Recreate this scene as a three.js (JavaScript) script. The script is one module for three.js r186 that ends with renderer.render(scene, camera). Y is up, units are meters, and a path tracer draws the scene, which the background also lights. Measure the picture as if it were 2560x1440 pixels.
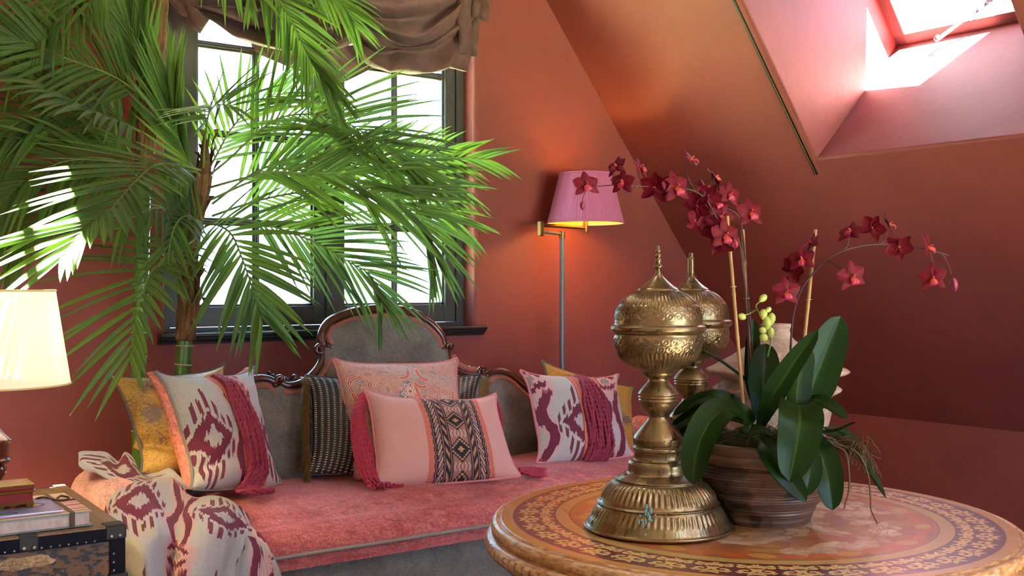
import * as THREE from 'three';
import { RoundedBoxGeometry } from 'three/addons/geometries/RoundedBoxGeometry.js';
import { mergeGeometries, mergeVertices } from 'three/addons/utils/BufferGeometryUtils.js';

// ---------------------------------------------------------------- camera, sky, sun, exposure
const scene = new THREE.Scene();
const F = 2722, W0 = 2560, H0 = 1440, EYE = 1.25;
const camera = new THREE.PerspectiveCamera(THREE.MathUtils.radToDeg(2 * Math.atan(H0 / 2 / F)), W0 / H0, 0.05, 200);
camera.position.set(0, EYE, 0);
camera.rotation.y = -Math.atan2(0.601, 0.799);
const renderer = new THREE.WebGLRenderer({ antialias: true });
renderer.toneMapping = THREE.LinearToneMapping;
renderer.toneMappingExposure = 1.2;
renderer.shadowMap.enabled = true;
scene.background = new THREE.Color(0.58, 0.9, 1.28);
scene.backgroundIntensity = 11;
const sun = new THREE.DirectionalLight(new THREE.Color(1.0, 0.96, 0.9), 600);
sun.position.set(0, 0.943 * 20, 0.333 * 20);
sun.target.position.set(0, 0, 0);
sun.castShadow = true;
sun.shadow.mapSize.set(4096, 4096);
Object.assign(sun.shadow.camera, { left: -8, right: 8, top: 8, bottom: -8, near: 1, far: 60 });
scene.add(sun, sun.target);

// ---------------------------------------------------------------- helpers
const V = (x, y, z) => new THREE.Vector3(x, y, z);
const ray = (px, py) => { const dx = (px - W0 / 2) / F; return V(0.799 * dx + 0.601, (H0 / 2 - py) / F, 0.601 * dx - 0.799); };
// the point at which the sight line of a pixel meets: the plane v metres towards the window wall, a height, a distance from the lens
const at = (px, py, v) => { const r = ray(px, py); return V(0, EYE, 0).addScaledVector(r, v / -r.z); };
const atH = (px, py, h) => { const r = ray(px, py); return V(0, EYE, 0).addScaledVector(r, (h - EYE) / r.y); };
const atZ = (px, py, d) => V(0, EYE, 0).addScaledVector(ray(px, py), d);
const onPlane = (px, py, p, n) => { const r = ray(px, py), c = V(0, EYE, 0); return c.clone().addScaledVector(r, p.clone().sub(c).dot(n) / r.dot(n)); };
function rng(seed) { let a = seed >>> 0; return () => { a = (a + 0x6d2b79f5) | 0; let t = Math.imul(a ^ (a >>> 15), 1 | a); t = (t + Math.imul(t ^ (t >>> 7), 61 | t)) ^ t; return ((t ^ (t >>> 14)) >>> 0) / 4294967296; }; }
const hash = (x, y, s = 0) => { let h = (Math.imul(x | 0, 374761393) + Math.imul(y | 0, 668265263) + Math.imul(s | 0, 2147483647 - 77)) | 0; h = Math.imul(h ^ (h >>> 13), 1274126177); return ((h ^ (h >>> 16)) >>> 0) / 4294967296; };
const sm = (t) => t * t * (3 - 2 * t);
const lerp = (a, b, t) => a + (b - a) * t;
const clamp = (x, a = 0, b = 1) => Math.min(b, Math.max(a, x));
const step = (a, b, x) => sm(clamp((x - a) / (b - a)));
// value noise that repeats every n cells
function vn(x, y, n, s = 0) {
  const xi = Math.floor(x), yi = Math.floor(y), fx = sm(x - xi), fy = sm(y - yi), m = (k) => ((k % n) + n) % n;
  const a = hash(m(xi), m(yi), s), b = hash(m(xi + 1), m(yi), s), c = hash(m(xi), m(yi + 1), s), d = hash(m(xi + 1), m(yi + 1), s);
  return lerp(lerp(a, b, fx), lerp(c, d, fx), fy);
}
function fbm(u, v, n, oct = 4, s = 0) { let t = 0, a = 0.5, w = 0; for (let k = 0; k < oct; k++) { t += a * vn(u * n, v * n, n, s + k); w += a; n *= 2; a *= 0.5; } return t / w; }
const mixc = (a, b, t) => [lerp(a[0], b[0], t), lerp(a[1], b[1], t), lerp(a[2], b[2], t)];
function finish(t, srgb, rx = 1, ry = 1) { t.wrapS = t.wrapT = THREE.RepeatWrapping; t.magFilter = THREE.LinearFilter; t.minFilter = THREE.LinearMipmapLinearFilter; if (srgb) t.colorSpace = THREE.SRGBColorSpace; t.repeat.set(rx, ry); t.needsUpdate = true; return t; }
function pixelTex(w, h, fn, srgb = true) {
  const d = new Uint8Array(w * h * 4);
  for (let y = 0, o = 0; y < h; y++) for (let x = 0; x < w; x++, o += 4) { const c = fn((x + 0.5) / w, (y + 0.5) / h, x, y); if (typeof c === 'number') { d[o] = d[o + 1] = d[o + 2] = clamp(c) * 255; } else { d[o] = clamp(c[0], 0, 255); d[o + 1] = clamp(c[1], 0, 255); d[o + 2] = clamp(c[2], 0, 255); } d[o + 3] = 255; }
  return finish(new THREE.DataTexture(d, w, h), srgb);
}
function drawTex(w, h, fn) { const c = document.createElement('canvas'); c.width = w; c.height = h; fn(c.getContext('2d'), w, h); return finish(new THREE.CanvasTexture(c), true); }
const again = (t, rx, ry) => { const c = t.clone(); c.repeat.set(rx, ry); c.needsUpdate = true; return c; };
const col = (c) => (Array.isArray(c) ? new THREE.Color().setRGB(...c) : new THREE.Color(c));
function mat(c, rough = 0.8, o = {}) { return new THREE.MeshPhysicalMaterial({ color: col(c), roughness: rough, side: THREE.DoubleSide, ...o }); }

const taken = {};
function numbered(n) { taken[n] = (taken[n] ?? -1) + 1; return taken[n] ? n + '_' + String(taken[n]).padStart(3, '0') : n; }
function tag(o, label, category, group, kind) { Object.assign(o.userData, label && { label }, category && { category }, group && { group }, kind && { kind }); return o; }
function thing(name, label, category, pos = [0, 0, 0], group) { const g = new THREE.Group(); g.name = numbered(name); g.position.set(...(pos.isVector3 ? pos.toArray() : pos)); scene.add(g); g.updateMatrixWorld(); return tag(g, label, category, group); }
function struct(name, label) { const g = new THREE.Group(); g.name = name; g.userData = { kind: 'structure', label }; scene.add(g); return g; }
function part(name, geo, m, parent, label) { const o = new THREE.Mesh(geo, m); o.name = name; if (label) o.userData.label = label; parent.add(o); return o; }
// a part whose geometry is given in world coordinates under a thing that stands at its own base
function wpart(name, geo, m, parent, label) { const p = V(0, 0, 0); for (let q = parent; q && q !== scene; q = q.parent) p.sub(q.position); geo.translate(p.x, p.y, p.z); return part(name, geo, m, parent, label); }

function box(w, h, d, x = 0, y = 0, z = 0, r = 0) { const g = r ? new RoundedBoxGeometry(w, h, d, 3, Math.min(r, w / 2.01, h / 2.01, d / 2.01)) : new THREE.BoxGeometry(w, h, d); g.translate(x, y, z); return g; }
function metreUV(g) { // box-mapped uv in metres
  g = g.index ? g.toNonIndexed() : g; g.computeVertexNormals(); const p = g.attributes.position, n = g.attributes.normal, uv = new Float32Array(p.count * 2);
  for (let i = 0; i < p.count; i++) { const a = Math.abs(n.getX(i)), b = Math.abs(n.getY(i)), c = Math.abs(n.getZ(i)); const [u, v] = a > b && a > c ? [p.getZ(i), p.getY(i)] : b > c ? [p.getX(i), p.getZ(i)] : [p.getX(i), p.getY(i)]; uv[i * 2] = u; uv[i * 2 + 1] = v; }
  g.setAttribute('uv', new THREE.BufferAttribute(uv, 2)); return g;
}
function merged(list) { return mergeGeometries(list.map((g) => { const c = g.index ? g.toNonIndexed() : g.clone(); for (const k of Object.keys(c.attributes)) if (!['position', 'normal', 'uv'].includes(k)) c.deleteAttribute(k); if (!c.attributes.normal) c.computeVertexNormals(); if (!c.attributes.uv) c.setAttribute('uv', new THREE.BufferAttribute(new Float32Array(c.attributes.position.count * 2), 2)); return c; })); }
// a surface P(i/nu, j/nv) as an indexed mesh
function surf(nu, nv, fn, uvf, closeU = false) {
  const pos = [], uv = [], idx = [];
  for (let j = 0; j <= nv; j++) for (let i = 0; i <= nu; i++) { const p = fn(i / nu, j / nv); pos.push(p.x, p.y, p.z); const q = uvf ? uvf(i / nu, j / nv) : [i / nu, j / nv]; uv.push(q[0], q[1]); }
  for (let j = 0; j < nv; j++) for (let i = 0; i < nu; i++) { const a = j * (nu + 1) + i, b = a + 1, c = a + nu + 1, d = c + 1; idx.push(a, b, d, a, d, c); }
  const g = new THREE.BufferGeometry(); g.setAttribute('position', new THREE.Float32BufferAttribute(pos, 3)); g.setAttribute('uv', new THREE.Float32BufferAttribute(uv, 2)); g.setIndex(idx); g.computeVertexNormals();
  if (closeU) { const n = g.attributes.normal; for (let j = 0; j <= nv; j++) { const a = j * (nu + 1), b = a + nu, v = V(n.getX(a) + n.getX(b), n.getY(a) + n.getY(b), n.getZ(a) + n.getZ(b)).normalize(); n.setXYZ(a, v.x, v.y, v.z); n.setXYZ(b, v.x, v.y, v.z); } }
  return g;
}
const curve = (pts, closed = false) => new THREE.CatmullRomCurve3(pts, closed, 'centripetal');
// a tube of varying radius: rad(t, angle) or a number; twist-free frames; ends closed
function tube(pts, rad, segs = 24, sides = 8, closed = false, uvLen = 0) {
  const c = pts.getPointAt ? pts : curve(pts, closed), fr = c.computeFrenetFrames(segs, closed), r = typeof rad === 'function' ? rad : () => rad, len = uvLen || 1;
  const centre = []; for (let i = 0; i <= segs; i++) centre.push(c.getPointAt(closed && i === segs ? 0 : i / segs));
  const g = surf(sides, segs + (closed ? 0 : 2), (a, b) => {
    let k = Math.round(b * (segs + (closed ? 0 : 2))), s = 1; if (!closed) { if (k === 0 || k === segs + 2) s = 0; k = clamp(k - 1, 0, segs); }
    const an = a * Math.PI * 2, q = r(k / segs, an) * s;
    return centre[k].clone().addScaledVector(fr.normals[k], Math.cos(an) * q).addScaledVector(fr.binormals[k], Math.sin(an) * q);
  }, (a, b) => [a, b * len], true);
  return g;
}
const between = (a, b, r, sides = 10) => tube(new THREE.LineCurve3(a, b), r, 2, sides);
// a lathe whose radius may change with the angle: rows [r, y], mod(angle, row index, y) -> added radius
function turned(rows, sides = 64, mod, uvs = [1, 1]) {
  const n = rows.length - 1; let L = 0; const acc = rows.map((p, i) => (L += i ? Math.hypot(p[0] - rows[i - 1][0], p[1] - rows[i - 1][1]) : 0));
  return surf(sides, n, (a, b) => { const k = Math.round(b * n), an = a * Math.PI * 2, [r, y] = rows[k], q = Math.max(0, r + (mod ? mod(an, k, y, r) : 0)); return V(Math.cos(an) * q, y, -Math.sin(an) * q); }, (a, b) => [a * uvs[0], (acc[Math.round(b * n)] / L) * uvs[1]], true);
}
// smooth a coarse profile into many rows
function profile(pts, n) { const c = new THREE.CatmullRomCurve3(pts.map((p) => V(p[0], p[1], 0)), false, 'centripetal'); return c.getPoints(n).map((p) => [Math.max(0, p.x), p.y]); }
const moved = (g, x, y, z) => { g.translate(x, y, z); return g; };

// ---------------------------------------------------------------- materials and the prints and weaves on them
const grainBump = pixelTex(512, 512, (u, v) => 0.6 * fbm(u, v, 24, 4, 3) + 0.4 * fbm(u, v, 6, 3, 9));
const plasterMap = pixelTex(1024, 1024, (u, v) => { const a = fbm(u, v, 4, 5, 1), b = fbm(u * 1, v, 14, 4, 5), c = fbm(u, v, 90, 2, 8); const k = 0.86 + 0.2 * a + 0.06 * b + 0.03 * c; return [130 * k, 61 * (k * 1.0 - 0.03 * (b - 0.5)), 57 * k]; });
const plasterTex = again(plasterMap, 0.4, 0.4);
const plaster = mat(0xffffff, 0.62, { map: plasterTex, bumpMap: again(grainBump, 0.9, 0.9), bumpScale: 0.0018, specularIntensity: 0.8 });
const woodTex = (c1, c2, seed, stretch = 10) => pixelTex(512, 512, (u, v) => { const n = fbm(u, v * 1, 3, 3, seed), g = fbm(u * 1, v, 4, 2, seed + 3); const r = vn(u * 64 + 0, (v + n * 0.12) * 2, 64, seed + 1), s = fbm((u * stretch) % 1, v, 20, 3, seed + 2); return mixc(c1, c2, clamp(0.55 * r + 0.35 * s + 0.3 * (g - 0.5))); });
const paleWall = mat(0xe2d8cc, 0.8, { bumpMap: again(grainBump, 0.9, 0.9), bumpScale: 0.001 });
const floorTex = woodTex([62, 50, 42], [96, 80, 66], 11);
const floorMat = mat(0xffffff, 0.45, { map: floorTex });
const darkPaint = mat(0x3b393b, 0.42, { bumpMap: again(grainBump, 2, 2), bumpScale: 0.0006 });
const sillPaint = mat(0x24262a, 0.28);
const glassPane = mat(0xffffff, 0, { transmission: 1, thickness: 0, ior: 1.45 });
const skylightPaint = mat(0x6d4d4d, 0.4);
const blackMetal = mat(0x0c0b0b, 0.5, { metalness: 0.3 });
const paleMetal = mat(0x7d828c, 0.5, { metalness: 0.5 });

// woven cloths
const weave = pixelTex(256, 256, (u, v, x, y) => { const a = Math.sin(u * Math.PI * 2 * 32), b = Math.sin(v * Math.PI * 2 * 32); const o = (Math.floor(u * 32) + Math.floor(v * 32)) % 2; return 0.5 + 0.35 * (o ? Math.abs(a) : Math.abs(b)) - 0.2 + 0.25 * (fbm(u, v, 32, 2, 4) - 0.5); });
const slub = (c, amt, nx, ny, seed) => pixelTex(512, 512, (u, v) => { const a = vn(u * nx, v * ny, nx, seed), b = vn(u * ny, v * nx, nx, seed + 5), m = fbm(u, v, 5, 4, seed + 9), f = hash(Math.floor(u * 512), Math.floor(v * 512), seed); const k = 1 + amt * (0.9 * (a - 0.5) + 0.9 * (b - 0.5) + 1.3 * (m - 0.5) + 0.5 * (f - 0.5)); return [c[0] * k, c[1] * k, c[2] * k]; });
const velvetTex = slub([114, 109, 102], 0.3, 256, 96, 21);
const velvet = mat(0xffffff, 0.9, { map: again(velvetTex, 3, 3), bumpMap: again(weave, 8, 8), bumpScale: 0.0012, sheen: 0.5, sheenColor: new THREE.Color(0.35, 0.33, 0.32), sheenRoughness: 0.5 });
const chenilleTex = pixelTex(1024, 1024, (u, v) => { const m = fbm(u, v, 5, 5, 31), p = fbm(u, v, 18, 3, 33), r = vn(u * 256, v * 60, 256, 35), q = vn(u * 60, v * 256, 256, 36); const crush = step(0.52, 0.64, m * 0.6 + p * 0.4); const k = 0.9 + 0.28 * (r - 0.5) + 0.28 * (q - 0.5); return mixc([214 * k, 118 * k, 118 * k], [176 * k, 70 * k, 72 * k], crush * 0.4 + 0.2 * p); });
const chenille = mat(0xffffff, 0.85, { map: again(chenilleTex, 1.3, 1.3), bumpMap: again(weave, 7, 7), bumpScale: 0.0018, sheen: 1.0, sheenColor: new THREE.Color(0.95, 0.62, 0.66), sheenRoughness: 0.45 });
const coralTex = pixelTex(256, 256, (u, v) => { const r = vn(u * 64, v * 12, 64, 41), q = vn(u * 12, v * 48, 48, 42); const k = 0.78 + 0.35 * r * q + 0.2 * fbm(u, v, 16, 2, 43); return [240 * k, 146 * k, 128 * k]; });
const coral = mat(0xffffff, 0.9, { map: again(coralTex, 5, 5), bumpMap: again(weave, 6, 6), bumpScale: 0.002 });
const gimpMat = mat(0xffffff, 0.85, { map: again(coralTex, 30, 2), bumpMap: again(coralTex, 30, 2), bumpScale: 0.003 });
const greyCord = mat(0x8d857c, 0.9);
const darkCord = mat(0x5c5650, 0.85);
const pinkCord = mat(0xd9818a, 0.85);
const mahogany = mat(0xffffff, 0.24, { map: again(woodTex([58, 22, 18], [92, 40, 30], 51), 3, 3), clearcoat: 0.5, clearcoatRoughness: 0.15 });
const ebony = mat(0x17181c, 0.25, { clearcoat: 0.4, clearcoatRoughness: 0.2 });

// ikat: warp-dyed lozenges, hooks and running bands; each thread is shifted a little against its neighbour
const CREAM = [192, 189, 186], PLUM = [112, 40, 66], ROSE = [226, 165, 160], SMOKE = [128, 114, 108];
function ikat(x, y, threads = 150, seed = 0) { // x, y in repeats
  const th = Math.floor(x * threads), j = (hash(th, 7, seed) - 0.5) * 0.022 + (hash(Math.floor(th / 3), 9, seed) - 0.5) * 0.035;
  const yy = y + j, fx = x - Math.floor(x) - 0.5, fy = yy - Math.floor(yy) - 0.5, odd = th % 2, k3 = Math.floor((fx + 0.5) * 26);
  let c = CREAM.slice();
  const pinkness = step(0.6, 0.25, Math.hypot((Math.abs(fx) - 0.5) / 0.5, (Math.abs(fy) - 0.5) / 0.45));
  c = mixc(c, ROSE, 0.75 * pinkness);
  // the running band that swings to and fro between the lozenges
  const sw = 0.395 + 0.05 * Math.sin(fy * Math.PI * 4), bd = Math.abs(Math.abs(fx) - sw);
  if (bd < 0.052 && Math.abs(fy) < 0.37) c = PLUM; else if (bd < 0.085 && Math.abs(fy) < 0.41) c = mixc(c, ROSE, 0.6);
  // lozenge with a comb of dyed threads above and below it
  const d = Math.abs(fx) / 0.27 + Math.abs(fy) / 0.2;
  if (d < 0.42) c = odd ? CREAM : mixc(CREAM, SMOKE, 0.2); else if (d < 0.95) c = PLUM;
  else if (Math.abs(fx) < 0.29 && d < 1.12) c = CREAM;
  else if (Math.abs(fx) < 0.3 && Math.abs(fy) < 0.4 && d < 1.35 + 0.95 * hash(k3, 3, seed) * (1 - Math.abs(fx) / 0.36) && k3 % 2) c = odd ? PLUM : mixc(PLUM, CREAM, 0.15);
  // hooks round a grey smudge in the gaps
  const gx = Math.abs(Math.abs(fx) - 0.5), gy = Math.abs(Math.abs(fy) - 0.5), e = Math.hypot(gx / 0.3, gy / 0.2);
  if (e < 0.26) c = odd ? mixc(SMOKE, CREAM, 0.25) : mixc(CREAM, SMOKE, 0.45); else if (e > 0.4 && e < 0.66 && gy > 0.035) c = PLUM; else if (e < 0.95) c = mixc(c, ROSE, 0.4);
  const k = 0.93 + 0.08 * (odd ? 1 : 0) + 0.08 * (hash(th, Math.floor(y * 260), seed + 4) - 0.5) + 0.02 * (hash(0, Math.floor(y * 90), seed + 5) - 0.5);
  return [c[0] * k, c[1] * k, c[2] * k];
}
const clothBump = again(weave, 9, 9);
const ikatTex = pixelTex(1024, 1024, (u, v) => ikat(u * 2, v * 1, 150, 2));
const throwMat = mat(0xffffff, 0.92, { map: ikatTex, bumpMap: again(weave, 14, 14), bumpScale: 0.0008, sheen: 0.2, sheenColor: new THREE.Color(0.4, 0.35, 0.33) });
// a cushion front of the same cloth with a coral band that leans from c0 at the top to c1 at the bottom
function ikatCushion(c0, c1, wide, ph, seed) {
  return pixelTex(1024, 1024, (u, v) => {
    const c = lerp(c1, c0, v), d = Math.abs(u - c) / (wide / 2);
    if (d < 1) { const e = Math.abs(d - 0.93), r = vn(u * 200, v * 90, 256, 3), q = vn(u * 60, v * 256, 256, 4), k = 0.72 + 0.4 * r * q + (e < 0.05 ? 0.14 : 0); return [228 * k, 124 * k, 112 * k]; }
    if (d < 1.05) return [120, 70, 66];
    return ikat(u * 1.25 + ph, v * 0.92 + 0.18, 130, seed);
  });
}
const gold = pixelTex(1024, 1024, (u, v) => { const a = fbm(u, v, 7, 4, 61), b = fbm(u, v, 90, 3, 63), c = fbm(u, v, 200, 2, 65), crack = Math.abs(fbm(u, v, 60, 3, 67) - 0.5); let k = mixc([186, 140, 58], [208, 168, 88], b); k = mixc(k, [128, 104, 96], step(0.52, 0.62, a * 0.65 + b * 0.35)); if (crack < 0.018 || c > 0.72) k = mixc(k, [92, 70, 50], 0.6); return k; });
const goldMat = mat(0xffffff, 0.55, { map: gold, metalness: 0.15, bumpMap: again(gold, 1, 1), bumpScale: 0.002 });
const goldBack = mat(0xffffff, 0.8, { map: again(slub([150, 100, 36], 0.5, 64, 16, 71), 4, 4), bumpMap: again(weave, 6, 6), bumpScale: 0.003 });
const wovenTex = pixelTex(1024, 1024, (u, v) => { const nx = 30, ny = 46, x = u * nx, y = v * ny, xi = Math.floor(x), fx = x - xi, yo = y + (xi % 2) * 0.5, yi = Math.floor(yo), fy = yo - yi; const lit = fx > 0.3 && fx < 0.68 && fy > 0.28 && fy < 0.74, w = (Math.abs((y * 2) % 1 - 0.5) > 0.44); let c = [30, 28, 33]; if (w) c = [78, 70, 66]; if (lit) c = mixc([214, 200, 178], [120, 84, 66], clamp(0.25 + 0.9 * (fbm(u, v, 4, 3, 75) - 0.4) + 0.35 * (hash(xi, yi, 6) - 0.5))); return c; });
const wovenMat = mat(0xffffff, 0.38, { map: wovenTex, bumpMap: wovenTex, bumpScale: 0.002, specularIntensity: 0.8 });
const fringeMat = mat(0x86683a, 0.8);
const ropeMat = mat(0x84223f, 0.75, { sheen: 0.4, sheenColor: new THREE.Color(0.5, 0.15, 0.22) });
const ropeRed = mat(0x9c2340, 0.72, { sheen: 0.4, sheenColor: new THREE.Color(0.55, 0.15, 0.2) });

const paisleyTex = drawTex(1024, 1024, (g, w, h) => {
  const r = rng(5); g.fillStyle = '#c4978c'; g.fillRect(0, 0, w, h);
  for (let i = 0; i < 700; i++) { g.globalAlpha = 0.45; g.fillStyle = ['#a98a8a', '#d2ac9e', '#7f7c86', '#c07468', '#8f8c8e', '#c4ae9c'][i % 6]; g.beginPath(); g.ellipse(r() * w, r() * h, 8 + r() * 30, 5 + r() * 16, r() * 6, 0, 7); g.fill(); }
  g.globalAlpha = 1; g.lineCap = 'round';
  const spiral = (x, y, s, turn, c1, c2, dir) => { for (const [lw, cc] of [[s * 0.42, '#ecd6bd'], [s * 0.32, c1], [s * 0.1, c2]]) { g.strokeStyle = cc; g.lineWidth = lw; g.beginPath(); for (let k = 0; k <= 60; k++) { const t = k / 60, a = turn + dir * t * 7.6, q = s * (1.5 - 1.25 * t), X = x + Math.cos(a) * q, Y = y + Math.sin(a) * q; k ? g.lineTo(X, Y) : g.moveTo(X, Y); } g.stroke(); } };
  g.save(); g.fillStyle = '#7d7a80'; g.globalAlpha = 0.75; g.beginPath(); g.moveTo(320, 700); g.lineTo(500, 200); g.lineTo(580, 240); g.lineTo(430, 760); g.fill(); g.restore();
  for (let i = 0; i < 22; i++) { const t = i / 22; g.fillStyle = i % 2 ? '#d8795f' : '#e3cdb2'; g.beginPath(); g.arc(345 + t * 170 + (i % 3) * 22, 700 - t * 440, 9, 0, 7); g.fill(); }
  for (const [x, y, s, t, c1, c2, d] of [[150, 250, 78, 2, '#b04434', '#e8c3ad', 1], [330, 300, 60, 4, '#c26a5a', '#ead0ba', -1], [120, 520, 62, 1, '#8f6a78', '#d9bba6', -1], [700, 420, 80, 5, '#7f6474', '#c9a297', 1], [790, 300, 76, 0.5, '#b96a5c', '#e6c6b0', -1], [900, 200, 60, 2, '#c05c4b', '#e8c5ae', 1], [560, 640, 70, 3, '#b9564a', '#e0b8a2', 1], [880, 620, 84, 1, '#86707c', '#d4b09d', 1], [260, 860, 80, 4, '#be6252', '#e6c2aa', 1], [640, 880, 76, 1, '#8a6b78', '#dab9a5', -1], [90, 780, 54, 5, '#bd5f50', '#e8c6b0', 1], [950, 860, 60, 2, '#c06050', '#e2bca6', -1]]) spiral(x, y, s, t, c1, c2, d);
  for (let k = 0; k < 110; k++) spiral((k * 0.618 % 1) * w, ((k * 0.3721 + 0.13) % 1) * h, 24 + 30 * r(), r() * 6, ['#ac4a4c', '#84687a', '#bc6a62', '#918488'][k % 4], '#e6cbb4', k % 2 ? 1 : -1);
  const bloom = (x, y, s) => { for (let k = 0; k < 9; k++) { const a = k * 0.7; g.save(); g.translate(x + Math.cos(a) * s, y + Math.sin(a) * s); g.rotate(a); g.fillStyle = '#ead9c6'; g.beginPath(); g.ellipse(0, 0, s * 0.42, s * 0.24, 0, 0, 7); g.fill(); g.fillStyle = k % 2 ? '#c4513f' : '#8e8a90'; g.beginPath(); g.ellipse(0, 0, s * 0.28, s * 0.13, 0, 0, 7); g.fill(); g.restore(); } g.fillStyle = '#ddc6b0'; g.beginPath(); g.arc(x, y, s * 0.5, 0, 7); g.fill(); g.fillStyle = '#b0564a'; g.beginPath(); g.arc(x, y, s * 0.22, 0, 7); g.fill(); };
  bloom(545, 330, 62); bloom(860, 400, 44); bloom(420, 560, 50); bloom(760, 760, 52); bloom(200, 660, 44);
  const leaf = (x0, y0, x1, y1, x2, y2) => { for (const [lw, cc] of [[34, '#ecd2bd'], [24, '#c2543f'], [6, '#e09a80']]) { g.strokeStyle = cc; g.lineWidth = lw; g.beginPath(); g.moveTo(x0, y0); g.quadraticCurveTo(x1, y1, x2, y2); g.stroke(); } };
  leaf(600, 250, 610, 420, 720, 560); leaf(600, 250, 640, 300, 690, 280); leaf(560, 110, 560, 200, 480, 190); leaf(640, 100, 640, 190, 720, 210); leaf(60, 330, 90, 430, 60, 560); leaf(960, 330, 930, 420, 990, 520);
  for (let i = 0; i < 900; i++) { g.fillStyle = ['#efe0cf', '#a8473a', '#6f6a74', '#d98a70'][i % 4]; g.globalAlpha = 0.5; g.beginPath(); g.arc(r() * w, r() * h, 1.5 + r() * 3, 0, 7); g.fill(); }
});
const paisleyMat = mat(0xffffff, 0.9, { map: paisleyTex, bumpMap: clothBump, bumpScale: 0.0006 });

const kilimTex = drawTex(1024, 768, (g, w, h) => {
  const r = rng(9); g.fillStyle = '#dca79f'; g.fillRect(0, 0, w, h);
  for (let i = 0; i < 5200; i++) { g.globalAlpha = 0.12; g.fillStyle = i % 2 ? '#f3ccc2' : '#b97f78'; r() < 0.5 ? g.fillRect(r() * w, r() * h, 20 + r() * 60, 1.3) : g.fillRect(r() * w, r() * h, 1.3, 20 + r() * 50); }
  g.globalAlpha = 1; const x0 = 380, x1 = 790, n = 57, cell = h / 52, cw = (x1 - x0) / n;
  g.fillStyle = '#cf6f5f'; g.fillRect(x0 - 40, 0, x1 - x0 + 80, h);
  for (let y = 0; y < h; y += 7) for (const xx of [x0 - 38, x0 - 20, x1 + 3, x1 + 21]) { g.fillStyle = (y / 7) % 2 ? '#e48f7c' : '#c0604f'; g.fillRect(xx, y, 16, 6); }
  g.fillStyle = '#a3766c'; g.fillRect(x0, 0, x1 - x0, h);
  const INK = '#232230', SAND = '#c99566', PALE = '#ddc3ae';
  for (let j = 0; j < 52; j++) for (let i = 0; i < n; i++) {
    const m = Math.abs(i - 28), y = j % 17; let c = null;
    if (m < 10) { const ys = Math.abs(((j + 5) % 17) - 8), st = Math.floor(m / 2) + Math.floor(ys / 1); if (st < 2) c = SAND; else if (st < 5) c = INK; else if (st === 5) c = SAND; else if (st === 6) c = INK; else if (ys > 6 && (m - ys + 20) % 4 < 1) c = PALE; }
    else if (m === 10 || m === 12 || m === 17 || m === 19 || m === 25) c = INK;
    else if (m > 12 && m < 17) { const q = (j + (m - 13) * 1) % 6; c = q < 3 ? INK : q < 5 ? SAND : null; }
    else if (m > 19 && m < 25) { const q = (j * 1 + m * 2) % 3; c = q === 0 ? PALE : (j + m) % 2 ? INK : '#a87464'; }
    else if (m > 25) { const q = (j + (m % 2) * 2) % 4; c = q < 2 ? INK : null; }
    if (c) { g.fillStyle = c; g.globalAlpha = 0.94; g.fillRect(x0 + i * cw, j * cell, cw + 0.6, cell + 0.6); }
  }
});
const kilimMat = mat(0xffffff, 0.92, { map: kilimTex, bumpMap: clothBump, bumpScale: 0.0009 });
const linenPink = mat(0xffffff, 0.92, { map: again(slub([220, 165, 158], 0.2, 128, 40, 81), 3, 3), bumpMap: clothBump, bumpScale: 0.0008 });

const curtainMat = mat(0xffffff, 0.92, { map: again(slub([106, 74, 74], 0.3, 128, 128, 85), 3, 3), bumpMap: again(weave, 9, 9), bumpScale: 0.001, sheen: 0.35, sheenColor: new THREE.Color(0.4, 0.26, 0.22), transmission: 0.05 });

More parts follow.
